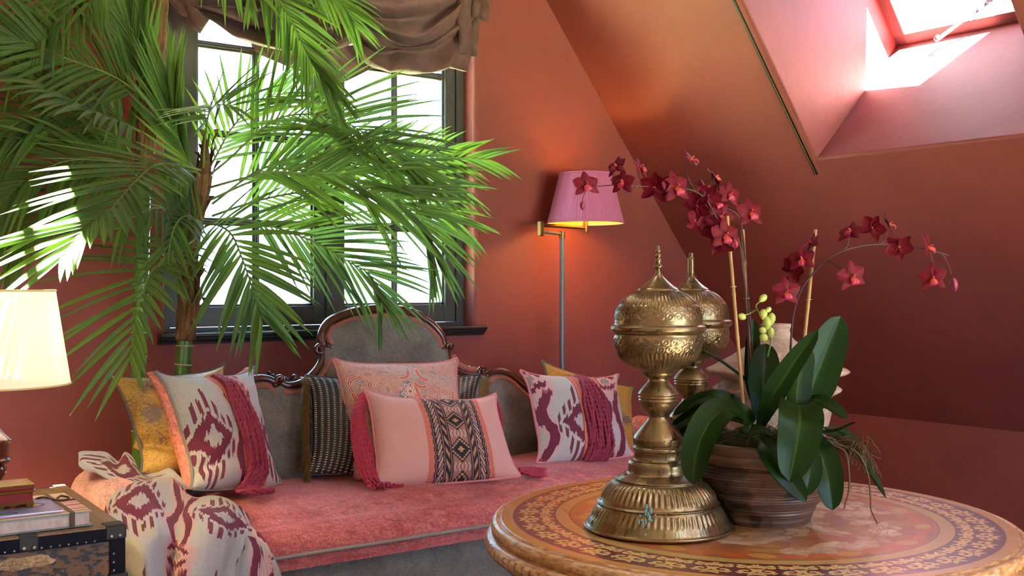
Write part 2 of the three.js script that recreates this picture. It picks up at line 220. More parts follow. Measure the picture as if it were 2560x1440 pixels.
// table top: painted and gilded, scroll border between gold lines
const tableTex = drawTex(2048, 2048, (g, w, h) => {
  const c = w / 2, R = w / 2, r = rng(17); g.fillStyle = '#b9863f'; g.fillRect(0, 0, w, h);
  const disc = (q, cc) => { g.fillStyle = cc; g.beginPath(); g.arc(c, c, q * R, 0, 7); g.fill(); };
  disc(1, '#c08a45'); disc(0.955, '#6b3a3a'); disc(0.95, '#5f2f36'); disc(0.785, '#3d2422'); disc(0.78, '#b99552'); disc(0.725, '#7b4a2a'); disc(0.72, '#a4602f');
  // scrolls
  g.lineCap = 'round'; const N = 38;
  for (let k = 0; k < N; k++) for (const sgn of [1, -1]) {
    g.save(); g.translate(c, c); g.rotate((k / N) * Math.PI * 2); g.translate(0, -0.866 * R); g.scale(sgn, 1); g.strokeStyle = '#dcb46c'; g.fillStyle = '#dcb46c'; g.scale(1.15, 1.1);
    const sw = (x, y, s, a0, dir, lw) => { g.lineWidth = lw; g.beginPath(); for (let i = 0; i <= 30; i++) { const t = i / 30, a = a0 + dir * t * 6, q = s * (1 - 0.75 * t); const X = x + Math.cos(a) * q, Y = y + Math.sin(a) * q; i ? g.lineTo(X, Y) : g.moveTo(X, Y); } g.stroke(); };
    sw(32, -14, 28, 2.4, 1, 14); sw(40, 34, 20, 3.6, -1, 13); sw(10, 44, 13, 4, 1, 11);
    for (const [x, y, a, l] of [[6, -46, -0.6, 22], [20, -52, -1.1, 18], [6, 6, 0.4, 20], [44, 58, 0.5, 16], [4, 62, 1.2, 14], [52, -34, 0.9, 16]]) { g.save(); g.translate(x, y); g.rotate(a); g.beginPath(); g.ellipse(0, 0, l * 0.8, l * 0.34, 0, 0, 7); g.fill(); g.restore(); }
    g.restore();
  }
  // painted field: drifts of orange, ochre and cream with brushed feathers
  g.save(); g.beginPath(); g.arc(c, c, 0.715 * R, 0, 7); g.clip();
  const cols = ['#a8562c', '#9c4a2c', '#a87c3c', '#946a34', '#b08c52', '#8a573c', '#a06c44', '#7c5238'];
  for (let i = 0; i < 260; i++) { g.globalAlpha = 0.5; g.fillStyle = cols[Math.floor(r() * cols.length)]; const a = r() * 7, q = Math.sqrt(r()) * 0.72 * R; g.beginPath(); g.ellipse(c + Math.cos(a) * q, c + Math.sin(a) * q, 40 + r() * 140, 20 + r() * 60, r() * 6, 0, 7); g.fill(); }
  const figure = (x, y, s, a, tone) => { g.save(); g.translate(x, y); g.rotate(a); for (let k = 0; k < 16; k++) { g.globalAlpha = 0.62; g.fillStyle = [tone, '#d9c6a2', '#b99a86', '#c9b08a'][k % 4]; g.beginPath(); g.ellipse((r() - 0.5) * s, (r() - 0.5) * s * 0.45, s * (0.1 + 0.16 * r()), s * (0.05 + 0.07 * r()), (r() - 0.5) * 2, 0, 7); g.fill(); } g.globalAlpha = 0.7; g.strokeStyle = '#7c4e30'; g.lineWidth = 2.5; for (let k = 0; k < 26; k++) { const X = (r() - 0.5) * s, Y = (r() - 0.5) * s * 0.5; g.beginPath(); g.moveTo(X, Y); g.quadraticCurveTo(X + 20, Y - 24 + 40 * r(), X + 50, Y + 6); g.stroke(); } g.restore(); };
  for (let k = 0; k < 17; k++) { const a = k / 17 * 6.283 + r() * 0.2, q = (0.42 + 0.18 * r()) * R; figure(c + Math.cos(a) * q, c + Math.sin(a) * q, 210 + 90 * r(), a + 1.4, ['#e2d2b4', '#cfa1a0', '#d9b98c'][k % 3]); }
  for (let k = 0; k < 12; k++) { const a = r() * 7, q = r() * 0.34 * R; figure(c + Math.cos(a) * q, c + Math.sin(a) * q, 240, r() * 6, '#d8c19a'); }
  g.globalAlpha = 0.85; for (let k = 0; k < 40; k++) { const a = k / 40 * 6.283; g.fillStyle = k % 3 ? '#c25a26' : '#c8953c'; g.save(); g.translate(c + Math.cos(a) * 0.665 * R, c + Math.sin(a) * 0.665 * R); g.rotate(a + 1.57); g.beginPath(); g.ellipse(0, 0, 52, 20 + 14 * r(), 0.2, 0, 7); g.fill(); g.restore(); }
  g.restore();
  // fine crackle, wear and the joints of the boards
  for (let i = 0; i < 5200; i++) { g.globalAlpha = 0.14 + 0.2 * r(); g.strokeStyle = i % 3 ? '#e6d6bd' : '#4a2a1c'; g.lineWidth = 1 + r() * 1.5; const x = r() * w, y = r() * h, a = r() * 6; g.beginPath(); g.moveTo(x, y); g.lineTo(x + Math.cos(a) * (6 + 22 * r()), y + Math.sin(a) * (6 + 22 * r())); g.stroke(); }
  for (let i = 0; i < 380; i++) { g.globalAlpha = 0.16; g.fillStyle = '#e3d2c0'; g.beginPath(); g.ellipse(r() * w, r() * h, 4 + r() * 22, 2 + r() * 7, r() * 6, 0, 7); g.fill(); }
  g.globalAlpha = 0.55; g.strokeStyle = '#4a2c1e'; g.lineWidth = 2.5; for (const x of [0.24, 0.5, 0.77]) { g.beginPath(); g.moveTo(x * w, 0); g.lineTo(x * w + 14, h); g.stroke(); }
});
const tableMat = mat(0xffffff, 0.34, { map: tableTex, bumpMap: tableTex, bumpScale: 0.0006, clearcoat: 0.7, clearcoatRoughness: 0.22 });
const rimTex = pixelTex(1024, 256, (u, v) => { const x = u * 128, fx = x - Math.floor(x) - 0.5, a = fbm(u, v, 64, 3, 91), b = fbm(u, v, 200, 2, 93); let c = mixc([172, 124, 70], [214, 170, 108], a); const sc = Math.hypot(fx * 1.7, ((v * 6) % 1) - 0.35); if (v > 0.1 && v < 0.45 && sc < 0.42 && sc > 0.26) c = mixc(c, [96, 52, 44], 0.75); if (v > 0.55 && sc < 0.3) c = mixc(c, [206, 158, 92], 0.7); if (b > 0.62) c = mixc(c, [126, 84, 76], 0.5); if (b < 0.36) c = mixc(c, [216, 200, 192], 0.5); return c; });
const rimMat = mat(0xffffff, 0.36, { map: rimTex, bumpMap: rimTex, bumpScale: 0.003, clearcoat: 0.4, clearcoatRoughness: 0.25 });

// metals, pots
const brassTex = pixelTex(512, 512, (u, v) => { const a = fbm(u, v, 6, 5, 101), b = fbm(u, v, 50, 2, 103), s = vn(u * 8, v * 200, 256, 105); let c = mixc([114, 97, 68], [142, 121, 88], 0.6 * a + 0.4 * s); if (a > 0.66) c = mixc(c, [96, 80, 58], step(0.66, 0.78, a)); if (b > 0.75) c = mixc(c, [168, 146, 108], 0.4); return c; });
const brassRough = pixelTex(256, 256, (u, v) => 0.5 + 0.18 * fbm(u, v, 8, 4, 111));
const brass = mat(0xffffff, 1, { map: again(brassTex, 3, 2), roughnessMap: brassRough, metalness: 0.85 });
const verdigris = mat(0x6fa0a0, 0.85);
const bronze = mat(0x8a6c44, 0.34, { metalness: 0.9 });
const steel = mat(0x7a8088, 0.5, { metalness: 0.5 });
const potTex = pixelTex(1024, 512, (u, v) => { const a = fbm(u, v, 8, 4, 121), b = fbm(u, v, 40, 3, 123), st = vn(u * 2, v * 48, 64, 125); let c = mixc([96, 70, 56], [134, 108, 92], 0.5 * a + 0.5 * st); if (a > 0.58) c = mixc(c, [60, 42, 34], step(0.58, 0.7, a)); if (st > 0.7 && a > 0.45) c = mixc(c, [150, 128, 112], 0.35); return c; });
const potMat = mat(0xd8cfc8, 0.4, { map: potTex, bumpMap: potTex, bumpScale: 0.002, clearcoat: 0.25, clearcoatRoughness: 0.3 });
const stoneTex = pixelTex(512, 512, (u, v) => { const a = fbm(u, v, 6, 5, 131), b = fbm(u, v, 60, 2, 133); return mixc([150, 116, 98], [206, 186, 170], clamp(0.75 * a + 0.45 * b - 0.1)); });
const stoneMat = mat(0xffffff, 0.85, { map: stoneTex, bumpMap: again(grainBump, 3, 3), bumpScale: 0.004 });

// plants
const leafTex = (a, b, c, seed) => pixelTex(256, 512, (u, v) => { const m = Math.abs(u - 0.5), s = vn(u * 40, v * 3, 64, seed), f = fbm(u, v, 6, 3, seed + 2); let k = mixc(a, b, 0.6 * s + 0.4 * f); if (m < 0.035) k = mixc(c, k, m / 0.035 * 0.5); return k; });
const frondTex = [leafTex([68, 94, 26], [94, 118, 40], [132, 152, 78], 141), leafTex([58, 86, 30], [84, 110, 42], [120, 144, 78], 143), leafTex([60, 90, 40], [86, 114, 54], [124, 148, 86], 145)];
const frondMats = frondTex.map((t) => mat(0xffffff, 1, { map: t, transmission: 0.5, thickness: 0, specularIntensity: 0.4, clearcoat: 0.35, clearcoatRoughness: 0.3 }));
const rachisMat = mat(0x6b7f3a, 0.6);
const fibreTex = pixelTex(512, 512, (u, v) => { const a = vn(u * 48, v * 5, 64, 151), b = fbm(u, v, 10, 3, 153); return mixc([62, 40, 26], [150, 108, 70], clamp(0.75 * a + 0.5 * (b - 0.3))); });
const fibre = mat(0xffffff, 0.95, { map: fibreTex, bumpMap: fibreTex, bumpScale: 0.006 });
const caneTex = pixelTex(256, 256, (u, v) => mixc([58, 96, 26], [96, 136, 44], 0.5 * vn(u * 12, v * 2, 16, 155) + 0.5 * fbm(u, v, 6, 3, 157)));
const caneMat = mat(0xffffff, 0.38, { map: caneTex, clearcoat: 0.3 });
const ringMat = mat(0xa9a684, 0.8);
const orchidLeafTex = leafTex([34, 74, 36], [56, 104, 50], [112, 142, 74], 161);
const orchidLeaf = mat(0x70784e, 0.34, { map: orchidLeafTex, bumpMap: orchidLeafTex, bumpScale: 0.0012, specularIntensity: 0.25 });
const petalTex = pixelTex(128, 128, (u, v) => { const m = Math.abs(u - 0.5); let c = mixc([104, 0, 20], [72, 0, 20], fbm(u, v, 6, 3, 171)); if (vn(u * 26, v * 2, 32, 173) > 0.62) c = mixc(c, [96, 4, 40], 0.5); if (m < 0.03) c = mixc(c, [140, 14, 40], 0.4); return c; });
const petalMat = mat(0xffffff, 0.6, { map: petalTex, specularIntensity: 0.3, transmission: 0.15, thickness: 0 });
const lipTex = pixelTex(64, 64, (u, v) => { const m = fbm(u, v, 8, 2, 175); return v < 0.45 ? mixc([215, 110, 30], [180, 44, 24], m) : mixc([176, 14, 64], [140, 6, 60], m); });
const lipMat = mat(0xffffff, 0.5, { map: lipTex, transmission: 0.15, thickness: 0 });
const budMat = mat(0xa9b858, 0.45), stemMat = mat(0x3c2028, 0.6), stemGreen = mat(0x7f9a48, 0.5), redBud = mat(0x6f1c3a, 0.4);
const bambooTex = pixelTex(64, 256, (u, v) => mixc([140, 102, 54], [168, 130, 78], vn(u * 16, v * 3, 16, 181)));
const bambooMat = mat(0xffffff, 0.5, { map: bambooTex });
const mossMat = mat(0x4c4a26, 0.95), rootMat = mat(0x5e4a30, 0.9);

// trunk, books
const hideTex = pixelTex(1024, 512, (u, v) => { const a = fbm(u, v, 18, 4, 191), b = fbm((u + v * 0.2) % 1, v, 44, 3, 193); let c = mixc([112, 72, 30], [80, 50, 24], a); c = mixc(c, [24, 19, 20], step(0.48, 0.56, b * 0.7 + a * 0.3)); return c; });
const hide = mat(0xffffff, 0.55, { map: again(hideTex, 1.4, 2.8), bumpMap: again(grainBump, 4, 4), bumpScale: 0.002 });
const navy = mat(0x0d0e1c, 0.4, { bumpMap: again(grainBump, 6, 6), bumpScale: 0.001, specularIntensity: 0.35 });
const iron = mat(0x3a3836, 0.6, { metalness: 0.3, specularIntensity: 0.4 }), nail = mat(0x8a8784, 0.35, { metalness: 0.85 });
const wornWood = mat(0xffffff, 0.6, { map: again(woodTex([104, 76, 48], [150, 116, 78], 201), 2, 4) });

// ---------------------------------------------------------------- the room
const KX = 5.383, KY = 0.523, TL = 4.42; // foot of the sloping ceiling; its length
{
  // gable wall with the window opening; the opening's edges are rounded plaster
  const OX0 = 1.575, OX1 = 3.15, OY0 = 1.05, OY1 = 2.84;
  const rect = (a, b, c, d) => { const p = new THREE.Path(); p.moveTo(a, c); p.lineTo(a, d); p.lineTo(b, d); p.lineTo(b, c); p.closePath(); return p; };
  const s = new THREE.Shape([[-3.1, -0.1], [6.3, -0.1], [6.3, 5.2], [-3.1, 5.2]].map((p) => new THREE.Vector2(...p)));
  s.holes.push(rect(OX0, OX1, OY0, OY1));
  const g = new THREE.ExtrudeGeometry(s, { depth: 0.26, bevelEnabled: true, bevelThickness: 0.02, bevelSize: 0.02, bevelOffset: -0.02, bevelSegments: 4 });
  g.translate(0, 0, -4.78);
  tag(part('wall_back', g, plaster, scene), 'terracotta plaster gable wall with the casement window', null, null, 'structure');
  // sloping ceiling: a thick slab with two deep skylight wells, sheared so that the wells open upward
  const e = V(0.724, 0.689, 0);
  const B = new THREE.Matrix4().makeBasis(V(0, 0, -1), V(-0.6183, 0.786, 0), e).setPosition(KX, KY, 0);
  const sl = new THREE.Shape([[-3.4, -0.12], [4.9, -0.12], [4.9, TL + 0.3], [-3.4, TL + 0.3]].map((p) => new THREE.Vector2(...p)));
  sl.holes.push(rect(2.15, 3.307, 1.717, 3.05), rect(-2.6, -0.4, 3.2, 4.3));
  const gs = new THREE.ExtrudeGeometry(sl, { depth: 0.9, bevelEnabled: true, bevelThickness: 0.014, bevelSize: 0.014, bevelOffset: -0.014, bevelSegments: 4 });
  gs.translate(0, 0, 0.014); gs.applyMatrix4(B); gs.computeVertexNormals();
  const creased = gs; 
  tag(part('ceiling', creased, plaster, scene), 'sloping terracotta plaster ceiling with a deep skylight well', null, null, 'structure');
  tag(part('wall_right', metreUV(box(0.5, 0.62, 8.4, KX + 0.25, 0.21, -0.7)), plaster, scene), 'low terracotta knee wall under the sloping ceiling', null, null, 'structure');
  const fc = new THREE.Shape([[-3.3, -3.4], [2.9, -3.4], [2.9, 4.9], [-3.3, 4.9]].map((p) => new THREE.Vector2(...p)));
  fc.holes.push(rect(0.62, 1.06, 2.06, 3.02), rect(0.9, 2.3, -2.6, -1.4));
  const gf = new THREE.ExtrudeGeometry(fc, { depth: 0.16, bevelEnabled: false }); gf.rotateX(-Math.PI / 2); gf.translate(0, 4.0, 0);
  const shaft = merged([box(0.1, 0.75, 1.2, 0.57, 4.52, -2.54), box(0.1, 0.75, 1.2, 1.11, 4.52, -2.54), box(0.44, 0.75, 0.1, 0.84, 4.52, -2.01), box(0.44, 0.75, 0.1, 0.84, 4.52, -3.07)]);
  tag(part('ceiling_001', merged([gf, shaft]), paleWall, scene), 'flat pale ceiling above the slope', null, null, 'structure');
  const f = metreUV(box(9.4, 0.1, 8.4, 1.5, -0.05, -0.7)); 
  tag(part('floor', f, floorMat, scene), 'dark wooden floor', null, null, 'structure');
  // left wall, and the rear wall with the wide window behind the camera that lights the room
  const wl = new THREE.Shape([[-3.4, 0], [4.9, 0], [4.9, 4.1], [-3.4, 4.1]].map((p) => new THREE.Vector2(...p)));
  
  const gl = new THREE.ExtrudeGeometry(wl, { depth: 0.25, bevelEnabled: false });
  gl.applyMatrix4(new THREE.Matrix4().makeBasis(V(0, 0, -1), V(0, 1, 0), V(1, 0, 0)).setPosition(-2.95, 0, 0));
  tag(part('wall_left', gl, paleWall, scene), 'pale plaster side wall out of view', null, null, 'structure');
  const wf = new THREE.Shape([[-3, 0], [5.9, 0], [5.9, 4.1], [-3, 4.1]].map((p) => new THREE.Vector2(...p)));
  wf.holes.push(rect(1.2, 4.2, 0.4, 2.0));
  tag(part('wall_front', new THREE.ExtrudeGeometry(wf, { depth: 0.25, bevelEnabled: false }).translate(0, 0, 3.2), paleWall, scene), 'pale plaster wall behind the camera', null, null, 'structure');
  tag(part('trim_2', metreUV(box(6.4, 1.1, 0.22, 0.2, 3.45, -1.15)), paleWall, scene), 'deep tie beam across the room above the view', null, null, 'structure');
  const ground = tag(part('ground', new THREE.CircleGeometry(60, 48).rotateX(-Math.PI / 2).translate(0, -3.2, 0), mat(0x8c9a68, 0.95), scene), 'pale lawn far below the window', null, null, 'structure');

  // simple glazed frames for the two windows behind the camera
  const frame = (n, w, h, place) => { const o = struct('window_' + n, 'plain glazed window'); part('window_frame', merged([box(w, 0.06, 0.06, 0, h / 2 - 0.03, 0), box(w, 0.06, 0.06, 0, -h / 2 + 0.03, 0), box(0.06, h, 0.06, -w / 2 + 0.03, 0, 0), box(0.06, h, 0.06, w / 2 - 0.03, 0, 0), box(0.06, h, 0.06, 0, 0, 0)]), darkPaint, o); part('pane', box(w - 0.1, h - 0.1, 0.004), glassPane, o); place(o); };
  frame(6, 0.44, 0.96, (o) => { o.position.set(0.84, 4.86, -2.54); o.rotation.x = Math.PI / 2; });
  frame(7, 1.4, 1.2, (o) => { o.position.set(1.6, 4.1, 2.0); o.rotation.x = Math.PI / 2; });
  frame(4, 3.0, 1.6, (o) => o.position.set(2.7, 1.2, 3.33));

  // the casement window: frame, two sashes of eight panes, moulded sill
  const win = struct('window_1', 'dark grey casement window of two sashes with small panes'); const ZW = -4.65;
  const fx0 = OX0 - 0.02, fx1 = OX1 + 0.03, fy1 = OY1 + 0.05;
  part('window_frame', merged([box(0.075, fy1 - OY0, 0.1, fx0 + 0.037, (fy1 + OY0) / 2, ZW), box(0.075, fy1 - OY0, 0.1, fx1 - 0.037, (fy1 + OY0) / 2, ZW), box(fx1 - fx0, 0.06, 0.1, (fx0 + fx1) / 2, fy1 - 0.03, ZW), box(fx1 - fx0, 0.03, 0.11, (fx0 + fx1) / 2, OY0 + 0.012, ZW + 0.004)]), darkPaint, win);
  const rows = [1.167, 1.543, 1.933, 2.32, 2.7];
  const sash = (a, b, ga, gb) => { // outer edges a..b, glass ga..gb
    const y0 = OY0 + 0.03, y1 = fy1 - 0.06;
    const g2 = [box(ga - a, y1 - y0, 0.056, (a + ga) / 2, (y0 + y1) / 2, ZW + 0.012, 0.004), box(b - gb, y1 - y0, 0.056, (b + gb) / 2, (y0 + y1) / 2, ZW + 0.012, 0.004), box(gb - ga, rows[0] - y0, 0.056, (ga + gb) / 2, (y0 + rows[0]) / 2, ZW + 0.012, 0.004), box(gb - ga, y1 - rows[4], 0.056, (ga + gb) / 2, (y1 + rows[4]) / 2, ZW + 0.012, 0.004)];
    const so = part('sash', merged(g2), darkPaint, win);
    // glazing beads and bars
    part('glazing_bead', merged([box(0.012, rows[4] - rows[0], 0.05, ga + 0.004, (rows[0] + rows[4]) / 2, ZW - 0.002), box(0.012, rows[4] - rows[0], 0.05, gb - 0.004, (rows[0] + rows[4]) / 2, ZW - 0.002), box(gb - ga, 0.012, 0.05, (ga + gb) / 2, rows[0] + 0.004, ZW - 0.002)]), darkPaint, so);
    const m = (ga + gb) / 2;
    part('glazing_bar', merged([box(0.036, rows[4] - rows[0], 0.044, m, (rows[0] + rows[4]) / 2, ZW, 0.006), box(0.012, rows[4] - rows[0], 0.06, m, (rows[0] + rows[4]) / 2, ZW, 0.004)]), darkPaint, so);
    for (const y of rows.slice(1, 4)) part('glazing_bar', merged([box(gb - ga, 0.034, 0.044, m, y, ZW, 0.006), box(gb - ga, 0.012, 0.06, m, y, ZW, 0.004)]), darkPaint, so);
    for (let k = 0; k < 4; k++) for (const [p, q] of [[ga, m - 0.015], [m + 0.015, gb]]) part('pane', box(q - p, rows[k + 1] - rows[k] - 0.02, 0.004, (p + q) / 2, (rows[k] + rows[k + 1]) / 2, ZW - 0.006), glassPane, so);
  };
  sash(fx0 + 0.075, 2.382, 1.755, 2.312); sash(2.388, fx1 - 0.075, 2.472, 3.045);
  part('meeting_rail', box(0.03, fy1 - OY0 - 0.09, 0.02, 2.385, (fy1 + OY0) / 2, ZW + 0.046, 0.004), darkPaint, win);
  const pr = new THREE.Shape(); pr.moveTo(-0.13, 0); pr.lineTo(0.03, 0); pr.bezierCurveTo(0.042, 0, 0.042, -0.016, 0.034, -0.018); pr.lineTo(0.03, -0.02); pr.bezierCurveTo(0.03, -0.034, 0.012, -0.03, 0.012, -0.045); pr.lineTo(0.0, -0.048); pr.lineTo(-0.13, -0.048); pr.closePath();
  const sg = new THREE.ExtrudeGeometry(pr, { depth: 1.655, bevelEnabled: true, bevelSize: 0.004, bevelThickness: 0.004, bevelOffset: -0.004, bevelSegments: 2, curveSegments: 8 });
  sg.applyMatrix4(new THREE.Matrix4().makeBasis(V(0, 0, 1), V(0, 1, 0), V(-1, 0, 0)).setPosition(3.2, 1.06, -4.5));
  part('window_sill', sg, sillPaint, win, 'glossy black moulded sill');

  // skylight in the well: fixed frame, side-hung sash ajar, glass
  const sky = struct('window_2', 'roof window with a red-brown frame at the end of the plaster well');
  const base = V(KX, KY, 0).addScaledVector(V(-0.6183, 0.786, 0), 1.717).addScaledVector(e, 0.915);
  sky.matrix.makeBasis(V(0, 0, -1), V(-0.6183, 0.786, 0), V(0.786, 0.6183, 0)).setPosition(base); sky.matrix.decompose(sky.position, sky.quaternion, sky.scale);
  const ring = (a, b, c, d, t, w0, w1) => merged([box(t, d - c, w1 - w0, a + t / 2, (c + d) / 2, (w0 + w1) / 2, 0.004), box(t, d - c, w1 - w0, b - t / 2, (c + d) / 2, (w0 + w1) / 2, 0.004), box(b - a, t, w1 - w0, (a + b) / 2, c + t / 2, (w0 + w1) / 2, 0.004), box(b - a, t, w1 - w0, (a + b) / 2, d - t / 2, (w0 + w1) / 2, 0.004)]);
  part('window_frame', merged([ring(2.13, 3.32, -0.02, 0.78, 0.075, 0.0, 0.05), box(0.5, 0.74, 0.05, 2.38, 0.38, 0.03, 0.004), box(1.3, 0.7, 0.05, 2.72, 1.1, 0.03, 0.004), box(0.9, 0.3, 0.06, 2.97, 0.88, 0.15, 0.004)]), skylightPaint, sky);
  part('frame_lining', ring(2.57, 3.32, -0.02, 0.78, 0.07, 0.05, 0.12), mat(0x9aa3ad, 0.4), sky);
  const hinge = new THREE.Group(); hinge.name = 'sash'; hinge.position.set(2.62, 0, 0.14); hinge.rotation.y = -0.1; sky.add(hinge);
  part('sash_frame', ring(0, 0.63, 0.05, 0.75, 0.04, 0, 0.04), mat(0x8d96a0, 0.4), hinge);
  part('pane', box(0.56, 0.63, 0.005, 0.315, 0.4, 0.022), glassPane, hinge);
  // the same kind of roof window, out of view, whose sun reaches the lamp and the throw
  const sky2 = struct('window_5', 'second roof window further up the slope');
  const b2 = V(KX, KY, 0).addScaledVector(V(-0.6183, 0.786, 0), 3.2).addScaledVector(e, 0.915);
  sky2.matrix.makeBasis(V(0, 0, -1), V(-0.6183, 0.786, 0), V(0.786, 0.6183, 0)).setPosition(b2); sky2.matrix.decompose(sky2.position, sky2.quaternion, sky2.scale);
  part('window_frame', ring(-2.62, -0.38, -0.02, 1.12, 0.06, 0.0, 0.09), skylightPaint, sky2); part('pane', box(2.14, 1.04, 0.005, -1.5, 0.55, 0.05), glassPane, sky2);

  // guide rail beside the well
  const rail = struct('trim_1', 'black guide rail along the edge of the skylight well');
  const rg = (a, b, w, d0, d1, m, n) => { const g3 = box(w, b - a, d1 - d0, 0, (a + b) / 2, (d0 + d1) / 2, Math.min(w, d1 - d0) * 0.3); g3.applyMatrix4(new THREE.Matrix4().makeBasis(V(0, 0, -1), V(-0.6183, 0.786, 0), V(0.786, 0.6183, 0)).setPosition(KX, KY, 0)); return g3; };
  const rz = (g3, v) => moved(g3, 0, 0, -v);
  part('rail', rz(rg(1.63, 4.2, 0.007, -0.007, 0.01), 3.352), blackMetal, rail); part('rail', rz(rg(1.63, 4.2, 0.005, -0.006, 0.01), 3.342), blackMetal, rail); part('rail_lip', rz(rg(1.63, 4.2, 0.003, -0.009, 0.01), 3.3475), mat(0x6b5a42, 0.5), rail);
  part('bead', rz(rg(1.64, 4.2, 0.022, -0.008, 0.012), 3.326), plaster, rail);

  // stay on the roof window's bottom rail
  const st = thing('casement_stay', 'silvery metal casement stay with curled end below the roof window', 'window stay', at(2470, 5, 2.8));
  const p0 = at(2478, 0, 2.8), p1 = at(2345, 98, 3.02), d = p1.clone().sub(p0), L = d.length(); d.normalize();
  const side = V(0, 0.55, 0.83).cross(d).normalize(), up = d.clone().cross(side).normalize();
  const bar = box(0.02, 0.005, L, 0, 0, L / 2, 0.002); bar.applyMatrix4(new THREE.Matrix4().makeBasis(side, up, d).setPosition(p0)); wpart('arm', bar, paleMetal, st);
  const curl = []; for (let k = 0; k <= 14; k++) { const a = k / 14 * 4.4; curl.push(p1.clone().addScaledVector(d, 0.016 * Math.sin(a)).addScaledVector(up, 0.016 - 0.016 * Math.cos(a))); }
  const cc = surf(14, 1, (i, j) => curl[Math.round(i * 14)].clone().addScaledVector(side, (j - 0.5) * 0.02)); const c2 = surf(14, 1, (i, j) => { const k = Math.round(i * 14), c0 = p1.clone().addScaledVector(up, 0.016); return curl[k].clone().lerp(c0, 0.25).addScaledVector(side, (j - 0.5) * 0.02); });
  wpart('curled_end', merged([cc, c2]), paleMetal, st);
  for (let k = 1; k <= 4; k++) { const q = p0.clone().addScaledVector(d, L * k / 4.6).addScaledVector(up, -0.003); wpart('hole', between(q, q.clone().addScaledVector(up, -0.001), 0.003, 8), blackMetal, st); }
  const q0 = p0.clone().addScaledVector(d, 0.07); wpart('bracket', box(0.03, 0.03, 0.04, p0.x, p0.y, p0.z, 0.004), paleMetal, st); wpart('pin', between(q0.clone().addScaledVector(up, -0.01), q0.clone().addScaledVector(up, 0.02), 0.006), paleMetal, st);

  // trees beyond the lawn
  const r = rng(77), lm = mat(0x86a05a, 0.9, { transmission: 0.3, thickness: 0 });
  for (const [x, z, s, lab] of [[2.9, -14, 1.9, 'pale green tree top outside the left sash of the window'], [8.4, -16, 1.3, 'smaller tree top outside the right sash of the window']]) {
    const t = thing('garden_tree', lab, 'tree', [x, -3.2, z]);
    part('trunk', tube([V(0, 0, 0), V(0.1, 1.5, 0), V(0, 2.8, 0.1)], (q) => 0.18 * (1 - 0.5 * q), 8, 8), fibre, t);
    const im = new THREE.InstancedMesh(new THREE.CircleGeometry(0.09, 5), lm, 1600), m4 = new THREE.Matrix4(); im.name = 'foliage'; im.userData.kind = 'stuff';
    for (let k = 0; k < 1600; k++) { const a = r() * 6.283, b = Math.acos(2 * r() - 1), q = s * (0.55 + 0.45 * Math.cbrt(r())); m4.makeRotationFromEuler(new THREE.Euler(r() * 6, r() * 6, r() * 6)).setPosition(Math.sin(b) * Math.cos(a) * q, 2.7 + Math.cos(b) * q * 0.75, Math.sin(b) * Math.sin(a) * q); im.setMatrixAt(k, m4); }
    t.add(im);
  }
}

